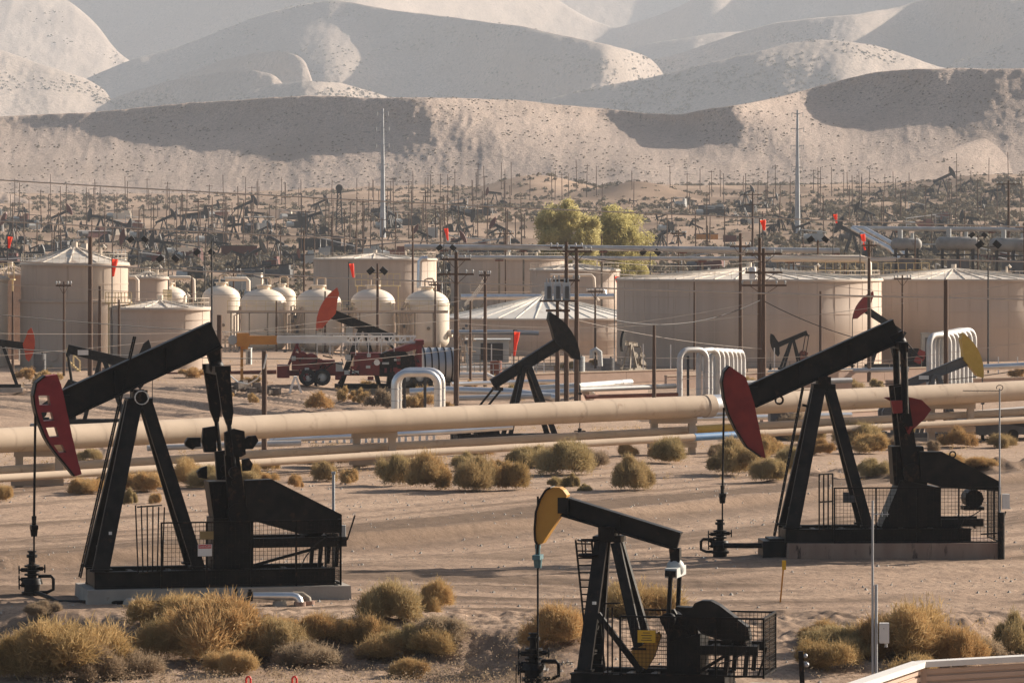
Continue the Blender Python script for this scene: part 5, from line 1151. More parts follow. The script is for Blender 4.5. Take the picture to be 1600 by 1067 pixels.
railing(735, 830, 440, 456, 470, 'tan handrail behind the bright ribbed roof', m='tanpipe', n=9)
# ------------------------------------------------------------ poles
def pole(px, top, base, label, m='wood', r=.15, Ymin=200, Y=None, arms=(), cat='utility pole', group=None, r2=None, lean=0.0, cans=0):
    q = at(px, base, Ymin) if Y is None else on(px, Y)
    h = P(0, top, q[1])[2]-q[2]; o = empty('utility_pole', q, R(random.uniform(-12, 12)), label, cat, group)
    MB().tube([(0, 0, -.8), (lean*h*.5, 0, h*.5), (lean*h, 0, h)], [r*1.15, r, r2 or r*.72], 12).build('shaft', M[m], o)
    for (dz, w_) in arms:
        mb = MB(); mb.box((0, -.16, h-dz), (w_, .12, .14)); mb.bar((-w_*.3, -.14, h-dz-.05), (0, -.1, h-dz-.7), .05, .04); mb.bar((w_*.3, -.14, h-dz-.05), (0, -.1, h-dz-.7), .05, .04); a = mb.build('crossarm', M['wood'], o)
        for x in (-.47, -.28, .28, .47): MB().lathe([(.035, 0), (.035, .1), (.075, .12), (.07, .2), (.04, .26), (.001, .27)], 8, (x*w_, -.16, h-dz+.07)).build('insulator', M['greypale'], a)
    return o, q, h
def lamps(o, h, dirs, m='grease'):
    for (x, rz) in dirs:
        mb = MB(); mb.bar((0, 0, h-.2), (x, 0, h-.1), .05, .05); c = Vector((x, -.1, h+.05)); mb.bar(c+Vector((-.25*np.sign(x), 0, .22)), c+Vector((.25*np.sign(x), 0, -.22)), .5, .3, up=(0, 1, 0)); mb.build('floodlight', M[m], o)
pole(413, 548, 757, 'short stout wooden post in front of the big pipeline with a white rope tied on', r=.135, Y=222, cat='wooden post', r2=.13)
a, b = P(415, 560, 222), P(378, 598, 222)
tag(MB().tube([P(417, 553, 221.8), P(412, 575, 221.8), P(402, 592, 224), P(388, 600, 230), P(372, 597, 240), P(357, 585, 250)], .045, 7).build('rope', M['rope']), 'white rope sagging from the stout wooden post to the left', 'rope')
pole(343, 492, 655, 'stout brown wooden post behind the left pumpjack beam end', r=.17, Y=268, cat='wooden post', r2=.165)
p1 = pole(713, 394, 634, 'tall wooden pole right of the domed vessels, beside the black ribbed tank', r=.17, Y=290, arms=((.5, 2.0), (1.5, 2.4)))
pole(758, 424, 590, 'wooden pole in front of the bright ribbed roof, left of the transformers', r=.14, Y=335, arms=((.3, .9),))
pT = [pole(871, 466, 636, 'left wooden pole of the three carrying the transformers', r=.15, Y=288), pole(885, 378, 636, 'middle wooden pole of the three carrying the transformers', r=.16, Y=288, arms=((.4, 2.2), (2.6, 1.8))), pole(901, 386, 636, 'right wooden pole of the three carrying the transformers', r=.16, Y=288, arms=((.3, 2.0),))]
o = empty('transformer_bank', P(872, 468, 287.6), 0, 'three grey finned transformers on a platform between the three wooden poles', 'transformers'); s = sc(287.6)
MB().box((0, 0, -.1), (58/s, .9, .12)).build('platform', M['wood'], o)
MB().box((0, .3, -.75), (38/s, .12, .16)).build('cross_timber', M['wood'], o)
for k in range(3):
    x = (-15+14*k)/s; w_ = 12.5/s; t = MB().box((x, 0, .52), (w_, .6, 1.1)).build('tank', M['transformer'], o)
    mb = MB()
    for j in range(6): mb.box((x-.02+w_*.42*(j/5-.25), -.36, .48), (.025, .14, .85))
    mb.build('cooling_fins', M['grey'], t); MB().box((x, 0, 1.1), (w_*1.06, .68, .07)).build('lid', M['transformer'], t)
    for dx in (-.12, .12): MB().lathe([(.05, 0), (.06, .08), (.035, .12), (.055, .2), (.03, .3), (.001, .31)], 8, (x+dx, 0, 1.13)).build('bushing', M['greypale'], t)
pole(1157, 365, 545, 'wooden pole in front of the biggest tank, left of the tall double pole', r=.15, Y=330, arms=((1.0, 1.6),))
pole(1187, 372, 612, 'left wooden pole of the tall pair in front of the biggest tank', r=.16, Y=300)
pole(1193, 388, 612, 'right wooden pole of the tall pair, hung with crossarms and line gear', r=.17, Y=299, arms=((.4, 2.6), (1.7, 2.6), (2.6, 3.2)))
o = empty('line_transformer', P(1176, 427, 299), 0, 'pale drum transformer hung on the tall double pole before the biggest tank', 'transformer'); MB().lathe([(.001, -.42), (.24, -.42), (.25, .35), (.2, .42), (.001, .44)], 14).build('tank', M['white'], o)
mb = MB(); mb.lathe([(.05, 0), (.06, .1), (.03, .25), (.001, .26)], 8, (.08, 0, .42)); mb.build('bushing', M['greypale'], o); MB().bar((.2, .1, 0), (.75, .2, 0), .08, .1).build('bracket', M['grease'], o)
pole(1282, 455, 552, 'plain wooden pole in front of the biggest tank, behind the long black beam', r=.12, Y=345)
pole(1358, 376, 470, 'wooden pole rising at the edge between the two big right tanks', r=.15, Y=345, arms=((.4, 1.2),))
pole(1478, 437, 655, 'stout wooden pole left of the yellow horse head', r=.15, Y=268, r2=.135)
pole(1022, 508, 640, 'wooden pole left of the eight silver pipe loops', r=.13, Y=285)
pole(141, 370, 548, 'tall wooden pole in front of the tall left tank', r=.18, Y=325, r2=.16)
pole(156, 447, 560, 'shorter wooden pole just right of the tall pole at the tall left tank', r=.14, Y=318)
pole(186, 468, 560, 'slim wooden pole in front of the low left tank', r=.11, Y=318)
pole(331, 378, 560, 'thin dark steel pole at the right edge of the low left tank', 'fardark', r=.08, Y=335)
o, q, h = pole(590, 412, 525, 'wooden pole with a round lamp arm in front of the third domed vessel', r=.14, Y=390); lamps(o, h-.7, ((-.6, 0), (.6, 0)))
pole(645, 353, 470, 'tall dark wooden pole at the right side of the wide tank behind the vessels', r=.13, Y=480)
pole(475, 360, 470, 'dark wooden pole at the left end of the wide tank behind the vessels', r=.12, Y=500)
pole(1576, 282, 420, 'tall wooden pole with a crossarm, standing in the field at the far right', r=.2, Y=560, arms=((.5, 3.2),))
pole(1176, 300, 378, 'tall far wooden pole with two crossarms, right of the yellow-green tree', r=.18, Y=640, arms=((.4, 3.0), (1.9, 2.6)))
for i, (px, top, base, Y, lb) in enumerate(((1528, 368, 440, 520, 'wooden lamp post among the grey vessels'), (1278, 375, 430, 430, 'wooden lamp post behind the biggest tank'), (1544, 383, 520, 368, 'thin dark lamp post in front of the right edge tank'), (263, 405, 470, 400, 'lamp post above the domed vessel peeping over the low tank'), (320, 395, 450, 430, 'lamp post behind the low left tank, right side'), (216, 375, 440, 440, 'dark lamp post just behind the tall left tank'), (697, 388, 450, 470, 'dark post with lamps beside the tall wooden pole'), (1016, 395, 440, 450, 'short dark post with lamps under the pipe racks'))):
    o, q, h = pole(px, top, base, lb, 'wood' if i < 2 else 'fardark', r=.12 if i < 2 else .075, Y=Y, cat='lamp post'); lamps(o, h, ((-.75, 0), (.75, 0)))
for px, top, base, Y, arms in ((432, 470, 560, 395, ()), (508, 455, 560, 398, ()), (680, 440, 560, 385, ((.3, 1.2),)), (735, 470, 600, 330, ()), (930, 450, 560, 380, ((.3, 1.4),)), (1085, 440, 560, 376, ()), (1240, 400, 470, 430, ((.3, 1.8),)), (1320, 395, 470, 440, ()), (1410, 430, 560, 372, ((.3, 1.5),)), (1500, 400, 470, 440, ()), (20, 455, 590, 330, ()), (100, 440, 560, 326, ((.3, 1.2),)), (300, 430, 540, 400, ()), (365, 420, 500, 440, ((.3, 1.6),)), (790, 360, 440, 520, ((.4, 2.0),)), (940, 365, 440, 520, ()), (1060, 360, 440, 530, ((.4, 2.0),)), (1430, 370, 440, 500, ()), (1600, 350, 440, 500, ((.4, 2.0),))):
    pole(px, top, base, 'slim brown pole standing among the tanks', r=.10, Y=Y, arms=arms, group='slim poles among the tanks')
# steel transmission masts
for px, top, Y, lb in ((598, 170, 1020, 'tall tapering steel mast left of the middle, rising against the hills'), (1246, 172, 1000, 'tall tapering steel mast at the right, rising against the hills')):
    q = on(px, Y); h = P(0, top, Y)[2]-q[2]; o = empty('power_mast', q, 0, lb, 'power mast')
    MB().tube([(0, 0, -1), (0, 0, h)], [.72, .22], 12).build('shaft', M['steel'], o)
    for k, (dz, w_) in enumerate(((1.0, 1.3), (4.6, 1.5), (8.6, 1.5), (13.5, 1.3))):
        for d in (-1, 1): MB().bar((0, 0, h-dz), (d*w_, 0, h-dz+.35), .18, .18, h2=.1).build('arm', M['steel'], o); MB().tube([(d*w_, 0, h-dz+.3), (d*w_, 0, h-dz-.7)], .09, 6).build('insulator', M['greypale'], o)
# windsocks
for px, y0_, y1_, base, Y, lb in ((16, 370, 388, 430, 400, 'red windsock at the left edge above the tanks'), (180, 405, 432, 470, 340, 'red windsock hanging before the tall left tank'), (549, 412, 436, 480, 398, 'red windsock above the second domed vessel'), (697, 357, 376, 400, 480, 'red windsock near the left end of the pipe racks'), (808, 518, 556, 590, 330, 'orange windsock drooping in front of the low wide tank'), (1192, 344, 360, 400, 330, 'red windsock at the top of the tall double pole'), (1305, 335, 349, 400, 480, 'red windsock leaning out over the field right of the steel mast'), (1348, 366, 391, 430, 400, 'red windsock beside the pole between the two big right tanks'), (964, 432, 449, 470, 420, 'narrow red windsock at the left edge of the biggest tank')):
    s = sc(Y); q = P(px, y0_, Y); o = empty('windsock', (q[0], Y, gz(q[0], Y)), 0, lb, 'windsock'); h = q[2]-o.location.z; L_ = (y1_-y0_)/s; d = -.10 if px in (16, 180, 808) else .12
    MB().tube([(-.25, 0, -.3), (-.25, 0, h+.15)], .05, 8).build('mast', M['fardark'], o); MB().tube([(-.25, 0, h+.1), (0, 0, h+.1)], .03, 6).build('swivel_arm', M['fardark'], o)
    MB().tube([(0, 0, h), (d*L_*.3, 0, h-L_*.25), (d*L_*.7, .02, h-L_*.55), (d*L_*1.2, 0, h-L_)], [.23, .21, .14, .09], 12, cap=False).build('sock', M['sock'], o)

# ------------------------------------------------------------ overhead wires
def wire(p0, p1, sag, r, label, m='wire', group='overhead wires'):
    a, b = Vector(P(*p0)), Vector(P(*p1)); pts = []
    for i in range(33):
        t = i/32; q = a+(b-a)*t; q.z -= sag*4*t*(1-t); pts.append(q)
    tag(MB().tube(pts, r, 5).build('power_line', M[m]), label, 'wire', group)
wire((-90, 276, 300), (1690, 357, 300), .35, .045, 'thick pale wire highest of all, from left edge across the hills')
wire((-90, 341, 310), (1690, 411, 310), .35, .045, 'thick pale wire second from the top, across the oil field')
wire((-90, 402, 290), (1690, 470, 290), .4, .05, 'thick pale wire third from the top, across the tank roofs')
wire((-90, 482, 270), (520, 524, 290), .3, .03, 'dark wire across the left tanks', 'darkwire')
wire((-90, 536, 260), (500, 560, 280), .3, .03, 'lower dark wire across the left tanks', 'darkwire')
thin = 'thin wire among several strung across the tanks'
for p0, p1, sg in (((-60, 560, 270), (720, 470, 290), .4), ((-60, 520, 270), (720, 500, 290), .4), ((360, 575, 280), (720, 545, 290), .2), ((713, 505, 290), (1190, 490, 300), .6), ((713, 520, 290), (1190, 470, 300), .6), ((713, 540, 290), (1300, 555, 300), .5), ((960, 600, 290), (1640, 530, 290), .3), ((1193, 430, 299), (1690, 470, 290), .5), ((1193, 455, 299), (1690, 458, 290), .4), ((1193, 500, 299), (1690, 420, 290), .4), ((885, 400, 288), (1190, 408, 300), .5), ((885, 420, 288), (1190, 420, 300), .5), ((-60, 440, 290), (885, 462, 288), .5), ((901, 500, 288), (1193, 545, 299), .3)):
    wire(p0, p1, sg, .016, thin)
wire((1193, 470, 299), (1420, 545, 290), .5, .03, 'dark sagging wire from the tall double pole to the right', 'darkwire')
wire((960, 500, 288), (1190, 468, 300), .9, .03, 'dark sagging wire from the three poles to the tall double pole', 'darkwire')
wire((1380, 600, 285), (1690, 560, 285), .3, .03, 'dark wire in front of the yellow horse head', 'darkwire')
for k in range(3): tag(MB().tube([P(758, 430+k*5, 335), P(748, 448+k*4, 338), P(738, 462+k*4, 342), P(726, 474+k*2, 346)], .035, 5).build('service_cable', M['rope']), 'pale cable curving down from the pole left of the transformers', 'cable', 'pale cables at the pole by the bright roof')

# ------------------------------------------------------------ posts, boxes, cones and siding in the foreground
o = empty('antenna_pole', on(1364, 119.5), 0, 'slim grey pole with a white meter box, in front at the right', 'pole'); z = o.location.z
h = P(0, 782, 119.5)[2]-z; MB().cyl((-.01, 0, -.4), (-.01, 0, h), .035, .03, 10).build('shaft', M['steel'], o)
h2 = P(0, 913, 119.5)[2]-z; MB().cyl((.09, .02, -.4), (.09, .02, h2), .045, .045, 10).build('conduit', M['steel'], o)
mb = MB(); hh = P(0, 803, 119.5)[2]-z; mb.cyl((-.05, 0, hh), (.45, 0, hh), .012, n=6)
for k in range(3): mb.cyl((.12+.14*k, 0, hh-.07), (.12+.14*k, 0, hh+.07), .008, n=6)
mb.build('antenna', M['steel'], o)
zb_ = P(0, 988, 119.5)[2]-z; bx = MB().box((.31, -.06, zb_), (.26, .2, .56)).build('meter_box', M['white'], o); MB().box((.31, -.165, zb_), (.22, .012, .5)).build('door', M['white'], bx); MB().cyl((.29, -.18, zb_+.13), (.29, -.165, zb_+.13), .012, n=8).build('lock', M['grease'], bx)
mb = MB(); mb.cyl((.36, -.05, zb_-.4), (.36, -.05, zb_-.26), .04, n=8); mb.build('gland', M['steel'], bx)
o = empty('antenna_pole', on(1562, 156), 0, 'slim grey pole with a comb antenna at the tail of the right pumpjack', 'pole'); z = o.location.z
h = P(0, 607, 156)[2]-z; MB().cyl((0, 0, -.3), (0, 0, h), .035, .028, 10).build('shaft', M['steel'], o)
mb = MB(); mb.tube([(-1.35, 0, h-.08), (0, 0, h-.08)], .015, 6)
for k in range(9): mb.cyl((-1.3+.14*k, -.3, h-.08), (-1.3+.14*k, .3, h-.08), .012, n=6)
mb.tube([(.12*math.cos(t)-.0, 0, h+.03+.1*math.sin(t)) for t in np.linspace(-1.5, 3.6, 10)], .015, 6); mb.build('antenna', M['grease'], o)
zb_ = P(0, 783, 156)[2]-z; MB().box((.22, -.05, zb_), (.26, .2, .55)).build('meter_box', M['white'], o)
MB().cyl((.05, -.06, -.3), (.05, -.06, P(0, 800, 156)[2]-z), .13, n=10).build('lower_post', M['grease'], o)
o = empty('conduit_post', on(521, 142.5), 0, 'slim grey conduit post behind the left pumpjack tail', 'post'); z = o.location.z; h = P(0, 740, 142.5)[2]-z
MB().cyl((0, 0, -.2), (0, 0, h), .05, .05, 10).build('shaft', M['steel'], o); MB().box((0, 0, h+.03), (.14, .14, .08)).build('cap', M['steel'], o); MB().box((.3, 0, P(0, 830, 142.5)[2]-z), (.22, .16, .42)).build('switch_box', M['greypale'], o)
o = empty('marker_stake', on(1222, 137.0), 0, 'thin wooden marker stake with a yellow top in front of the right pumpjack', 'stake'); z = o.location.z; h = P(0, 876, 137)[2]-z
MB().bar((-.08, 0, -.2), (.06, 0, h), .05, .04, up=(0, 1, 0)).build('stake', M['orangearm'], o); MB().box((.06, -.03, h-.13), (.13, .03, .3)).build('yellow_tip', M['signyellow'], o)
o = empty('bollard', on(1251, 116), 0, 'black steel post with a small valve at the bottom edge, right of the foreground fence', 'post'); z = o.location.z; h = P(0, 1017, 116)[2]-z
MB().bar((.09, 0, -.5), (0, 0, h), .13, .10, up=(0, 1, 0)).build('shaft', M['grease'], o); mb = MB(); mb.ball((.13, -.02, h-.12), .06); mb.ball((.16, -.02, h-.36), .07); mb.bar((.05, 0, h-.3), (.18, 0, h-.3), .04, .04); mb.build('valve', M['steel'], o)
for px, lb in ((388, 'left red hoop-topped marker at the bottom edge below the dry bushes'), (460, 'right red hoop-topped marker at the bottom edge below the dry bushes')):
    o = empty('hoop_marker', on(px, 115.5), 0, lb, 'marker'); z = o.location.z; h = P(0, 1056, 115.5)[2]-z
    MB().tube([(-.06, 0, -.2), (-.06, 0, h-.08)]+[(-.06*math.cos(t), 0, h-.08+.07*math.sin(t)) for t in np.linspace(.3, 2.8, 7)]+[(.06, 0, h-.08), (.06, 0, -.2)], .028, 8).build('hoop', M['copper'], o)
# low fence frame by the foreground wellhead
o = empty('guard_frame', on(812, 118.8), 0, 'thin steel guard frame beside the foreground wellhead', 'frame'); mb = MB()
for x in (-.1, .02, .32): mb.bar((x, 0, -.2), (x, 0, .72), .03, .03, up=(0, 1, 0))
mb.bar((-.1, 0, .72), (1.5, .1, .78), .02, .02); mb.build('bars', M['grease'], o)
# tan siding with pale cap, bottom right corner
c0 = Vector(P(1437, 1037, 98)); cL = Vector(P(1325, 1075, 93)); cR = Vector(P(1700, 1022, 99.5))
o = empty('siding_fence', (c0.x, c0.y, gz(c0.x, c0.y)), 0, 'tan ribbed metal siding with a pale cap, corner at the bottom right', 'fence'); b = Vector(o.location)
for nm, e in (('side_panel', cL), ('side_panel', cR)):
    a = c0-b; d = (e-c0); L_ = d.length; dh = d.normalized(); bot = a.z+.6; mb = MB(); n = int(bot/.16)
    for k in range(n):
        zt_ = -.12-.16*k
        mb.bar(a+Vector((0, 0, zt_-.055)), a+d+Vector((0, 0, zt_-.055)), .12, .10); mb.bar(a+Vector((0, 0, zt_-.135)), a+d+Vector((0, 0, zt_-.135)), .02, .06)
    pn = mb.build(nm, M['siding'], o); MB().bar(a+Vector((0, 0, .0)), a+d, .34, .13).build('cap', M['capwhite'], pn)
MB().box((c0.x-b.x+.07, c0.y-b.y-.02, (c0.z-b.z)/2-.3), (.16, .16, c0.z-b.z+.4)).build('corner_post', M['siding'], o)
# ------------------------------------------------------------ the far oil field
rf = random.Random(11)
# taller, recognisable far pumpjacks: two patterns copied with all their parts
def far_proto(tilt, headm, yaw=0):
    o = small_pump((0, 0, 0), yaw, 1, tilt, 'x', headm=headm, bodym='fardark', gm='fardark', detail=False); return o
protos = {}
GRP = 'small pumpjacks in the far oil field'
def far_pump(px, py, hpx, face, tilt=None, headm='fardark', Ymin=520):
    tilt = rf.choice((-18, 6, 24)) if tilt is None else tilt; k = (tilt, headm)
    if k not in protos: protos[k] = o = far_proto(tilt, headm)
    else: protos[k+('n',)] = o = copy_tree(protos[k])
    q = at(px, py, Ymin, 2100); s = hpx/sc(q[1])/5.6; o.location = (q[0], q[1], q[2]-.1); o.scale = (s, s, s)
    o.rotation_euler = (0, 0, R((0 if face < 0 else 180)+rf.uniform(-35, 35))); o['group'] = GRP
    o['label'] = 'small dark pumpjack far off in the oil field below the hills' if headm == 'fardark' else 'small far pumpjack with a red horse head in the oil field behind the tanks'
    if headm != 'fardark': o['group'] = 'far pumpjacks with red heads'
for a in [(30, 345, 16, 1, 6), (136, 369, 18, -1, 6), (175, 370, 14, -1, 24), (188, 369, 12, -1, 24, 'farred'), (256, 370, 30, 1, 24), (303, 366, 34, 1, 6), (288, 362, 26, -1, 6), (380, 352, 34, 1, 24), (213, 411, 40, -1, 6, 'farred'), (365, 378, 28, 1, 6), (55, 402, 18, -1, -18), (330, 388, 22, -1, 24), (296, 418, 18, -1, 6), (372, 420, 26, 1, -18), (487, 368, 34, -1, -18), (433, 404, 30, -1, 24), (395, 428, 36, 1, 24), (455, 420, 24, 1, 6, 'farred'), (540, 349, 10, 1, 6), (715, 337, 20, 1, 6), (765, 334, 14, -1, 6), (680, 351, 12, 1, 24), (990, 324, 11, -1, 6), (1048, 327, 11, 1, 24), (1083, 325, 13, -1, 6), (1165, 322, 22, 1, 24), (1205, 326, 18, 1, 6), (1472, 308, 32, 1, 24), (1510, 301, 16, 1, 24), (1370, 314, 14, 1, 24), (1340, 316, 10, -1, 6), (1335, 337, 18, 1, 6), (1250, 348, 20, -1, 6), (1205, 372, 22, 1, 6), (1090, 372, 20, -1, 24), (1060, 385, 18, 1, 6), (730, 378, 24, -1, -18), (770, 382, 22, 1, 24), (560, 392, 20, 1, -18), (610, 380, 18, -1, 6), (20, 412, 26, 1, -18), (95, 385, 18, 1, 6), (120, 400, 18, -1, 24), (240, 395, 22, 1, 6), (265, 385, 20, -1, -18), (346, 402, 24, -1, 6), (410, 378, 22, 1, 24), (440, 372, 18, -1, 6), (1420, 340, 14, 1, 6), (1455, 330, 14, -1, 24), (1530, 338, 14, 1, 6), (1390, 350, 16, -1, 24), (1130, 345, 16, 1, 6), (1035, 352, 16, -1, -18), (650, 345, 12, 1, 24), (590, 340, 12, -1, 6)]:
    far_pump(*a)
for _ in range(46):
    Yq = 560*math.exp(rf.random()**.9*math.log(1350/560)); px = rf.choice((rf.uniform(-10, 830), rf.uniform(-10, 830), rf.uniform(1030, 1610)))
    qx, qy, qz = on(px, Yq); py = YH+(HC-qz)/Yq*F
    if py < 432: far_pump(px, py, rf.uniform(3.6, 5.6)*sc(Yq), rf.choice((-1, 1)), None, 'farred' if rf.random() < .12 else 'fardark')
# heaps of small equipment between the wells
for i in range(95):
    Yq = 560*math.exp(rf.random()**.9*math.log(1300/560)); px = rf.choice((rf.uniform(-10, 830), rf.uniform(-10, 830), rf.uniform(1030, 1610))); q = on(px, Yq)
    m = rf.choice(('fardark', 'fardark', 'grey', 'greypale', 'farred', 'rustred', 'tankpale')); o = empty('well_equipment', q, R(rf.uniform(-40, 40)), 'small jumble of well equipment and piping in the far oil field', 'equipment', 'well equipment in the far oil field')
    L_ = rf.uniform(2, 6); mb = MB(); mb.box((0, 0, .9), (L_, 1.6, 1.8)); mb.box((L_*.3, .2, 2.1), (L_*.3, 1.2, .8)); mb.build('skid_unit', M[m], o)
    MB().cyl((-L_*.8, -.3, 1.0), (-L_*.8+1.8, -.3, 1.0), .8, n=10).build('drum', M[rf.choice(('fardark', 'greypale', 'grey'))], o); MB().tube([(-L_, -.8, .2), (-L_, -.8, rf.uniform(1.5, 4)), (L_*.6, -.9, rf.uniform(1.5, 4)), (L_*.6, -.9, .2)], .12, 6).build('piping', M[rf.choice(('grey', 'silverdull', 'fardark'))], o)
# drilling derrick
q = at(530, 362, 600); s = sc(q[1]); o = empty('derrick', q, 0, 'narrow lattice service derrick standing in the far oil field left of the steel mast', 'derrick'); h = 70/s; w0, w1 = 10/s, 5/s
for sx in (-1, 1):
    for sy in (-1, 1): MB().bar((sx*w0/2, sy*w0/2, 0), (sx*w1/2, sy*w1/2, h*.86), .28, .28, up=(0, 1, 0)).build('leg', M['fardark'], o)
mb = MB()
for k in range(9):
    t0, t1 = k/9, (k+1)/9; a0, a1 = (w0+(w1-w0)*t0)/2, (w0+(w1-w0)*t1)/2
    for sy in (-1, 1): mb.bar((-a0, sy*a0, h*.86*t0), (a1, sy*a1, h*.86*t1), .13, .13, up=(0, 1, 0)); mb.bar((-a0, sy*a0, h*.86*t0), (a0, sy*a0, h*.86*t0), .13, .13)
mb.build('lattice', M['fardark'], o); mb = MB(); mb.box((0, 0, h*.9), (w1*1.5, w1*1.3, h*.1)); mb.cyl((0, -.6, h*.97), (0, .6, h*.97), .9, n=14); mb.build('crown_block', M['fardark'], o)
# far poles: one pattern copied
base = empty('utility_pole', (0, 0, 0), 0); MB().tube([(0, 0, -1), (0, 0, 10)], [.17, .12], 6).build('shaft', M['wood'], base)
base2 = empty('utility_pole', (0, 0, 0), 0); MB().tube([(0, 0, -1), (0, 0, 11)], [.17, .12], 6).build('shaft', M['wood'], base2); MB().box((0, -.15, 10.5), (2.6, .12, .16)).build('crossarm', M['wood'], base2)
first = [True, True]; cnt = 0
while cnt < 270:
    px = rf.uniform(-15, 1615); Y = 560*math.exp(rf.random()**.8*math.log(1500/560)); q = on(px, Y); py = YH+(HC-q[2])/Y*F
    if py > 425 or (820 < px < 1030 and py > 330): continue
    if rf.random() > (1.0 if px < 820 else .62): continue
    arm = rf.random() < .22; i = 1 if arm else 0; src = base2 if arm else base
    o = src if first[i] else copy_tree(src); first[i] = False
    hgt = rf.uniform(.6, 1.1); o.location = q; o.scale = (.85, .85, hgt); o.rotation_euler = (R(rf.uniform(-1.2, 1.2)), R(rf.uniform(-1.2, 1.2)), R(rf.uniform(-40, 40)))
    tag(o, 'wooden pole with one crossarm far off in the oil field' if arm else 'plain thin pole far off in the oil field behind the tanks', 'pole', 'far poles with a crossarm' if arm else 'far plain poles'); cnt += 1
# far small equipment: white trucks, red tanks, sheds
def far_truck(px, py, wpx, m, label):
    q = at(px, py, 560, 1500); L_ = wpx/sc(q[1]); o = empty('parked_truck', q, R(rf.uniform(-20, 20)), label, 'truck'); k = L_/5
    mb = MB(); mb.prism([(-2.5*k, .5*k), (2.5*k, .5*k), (2.5*k, 1.1*k), (1.5*k, 1.2*k), (1.1*k, 1.9*k), (-.3*k, 1.9*k), (-.5*k, 1.2*k), (-2.5*k, 1.2*k)], -.9*k, .9*k); mb.build('body', M[m], o)
    for x in (-1.6, 1.6): MB().cyl((x*k, -.95*k, .42*k), (x*k, .95*k, .42*k), .42*k, n=12).build('wheel', M['rubber'], o)
far_truck(446, 388, 12, 'white', 'small white truck parked far off left of the derrick')
far_truck(535, 388, 14, 'white', 'small white truck parked far off just right of the derrick base')
far_truck(1170, 364, 10, 'farred', 'small red truck parked far off right of the yellow-green tree')
def far_box(px0, px1, y0_, y1_, m, label, cat, Ymin=560):
    q = at((px0+px1)/2, y1_, Ymin, 1500); s = sc(q[1]); w_, h_ = (px1-px0)/s, (y1_-y0_)/s; o = empty(cat.replace(' ', '_'), q, R(rf.uniform(-6, 6)), label, cat)
    MB().box((0, 0, h_/2-.1), (w_, w_*.35, h_)).build('body', M[m], o); mb = MB()
    for k in range(5): mb.box((-w_/2+w_*(k+.5)/5, -w_*.18, h_/2), (.12, .12, h_*.96))
    mb.build('ribs', M[m], o); MB().box((0, 0, h_), (w_*1.03, w_*.38, .15)).build('top', M['greypale' if m == 'greypale' else 'fardark'], o)
far_box(346, 402, 384, 402, 'farred', 'long dark red tank trailer far off behind the domed vessels', 'tank trailer')
far_box(467, 510, 373, 392, 'fardark', 'dark row of drums far off above the wide tank', 'drum rack')
far_box(498, 516, 388, 404, 'greypale', 'pale grey container far off at the left end of the wide tank', 'container')
far_box(1087, 1122, 366, 374, 'orangearm', 'orange skid unit far off right of the yellow-green tree', 'skid unit')
far_box(1130, 1150, 368, 378, 'farred', 'red skid unit far off beside the orange one', 'skid unit')
far_box(668, 684, 356, 374, 'greypale', 'pale upright tank far off between the steel mast and the tree', 'tank')

# ------------------------------------------------------------ scrub: bushes too many to count
def scrub_mesh(name, pos, size, m, seed, ntri=26, flat=.55, blade=.55):
    r = np.random.default_rng(seed); n = len(pos); k = ntri
    th = r.uniform(0, 2*np.pi, (n, k)); ph = np.arccos(r.uniform(-.15, 1, (n, k))); rad = r.uniform(.45, 1, (n, k))
    d = np.stack([np.sin(ph)*np.cos(th), np.sin(ph)*np.sin(th), np.cos(ph)*flat*1.5], -1)
    c = pos[:, None, :]+d*rad[..., None]*size[:, None, None]
    t1 = r.normal(size=(n, k, 3)); t1 /= np.linalg.norm(t1, axis=-1, keepdims=True); t2 = np.cross(t1, d); t2 /= np.linalg.norm(t2, axis=-1, keepdims=True)+1e-9
    w_ = size[:, None, None]*blade*r.uniform(.6, 1.2, (n, k, 1))
    tri = np.stack([c-t1*w_*.6-t2*w_*.4, c+t1*w_*.6-t2*w_*.4, c+t2*w_*.7], 2).reshape(-1, 3).astype(np.float32)
    me = bpy.data.meshes.new(name); nv = len(tri); me.vertices.add(nv); me.vertices.foreach_set('co', tri.ravel())
    me.loops.add(nv); me.loops.foreach_set('vertex_index', np.arange(nv, dtype=np.int32)); me.polygons.add(nv//3); me.polygons.foreach_set('loop_start', np.arange(0, nv, 3, dtype=np.int32)); me.update()
    at_ = me.attributes.new('tone', 'FLOAT', 'FACE'); at_.data.foreach_set('value', np.repeat(r.random(n), k).astype(np.float32)*.75+r.random(nv//3).astype(np.float32)*.25)
    me.materials.append(m); o = bpy.data.objects.new(name, me); COL.objects.link(o); o['kind'] = 'stuff'; return o
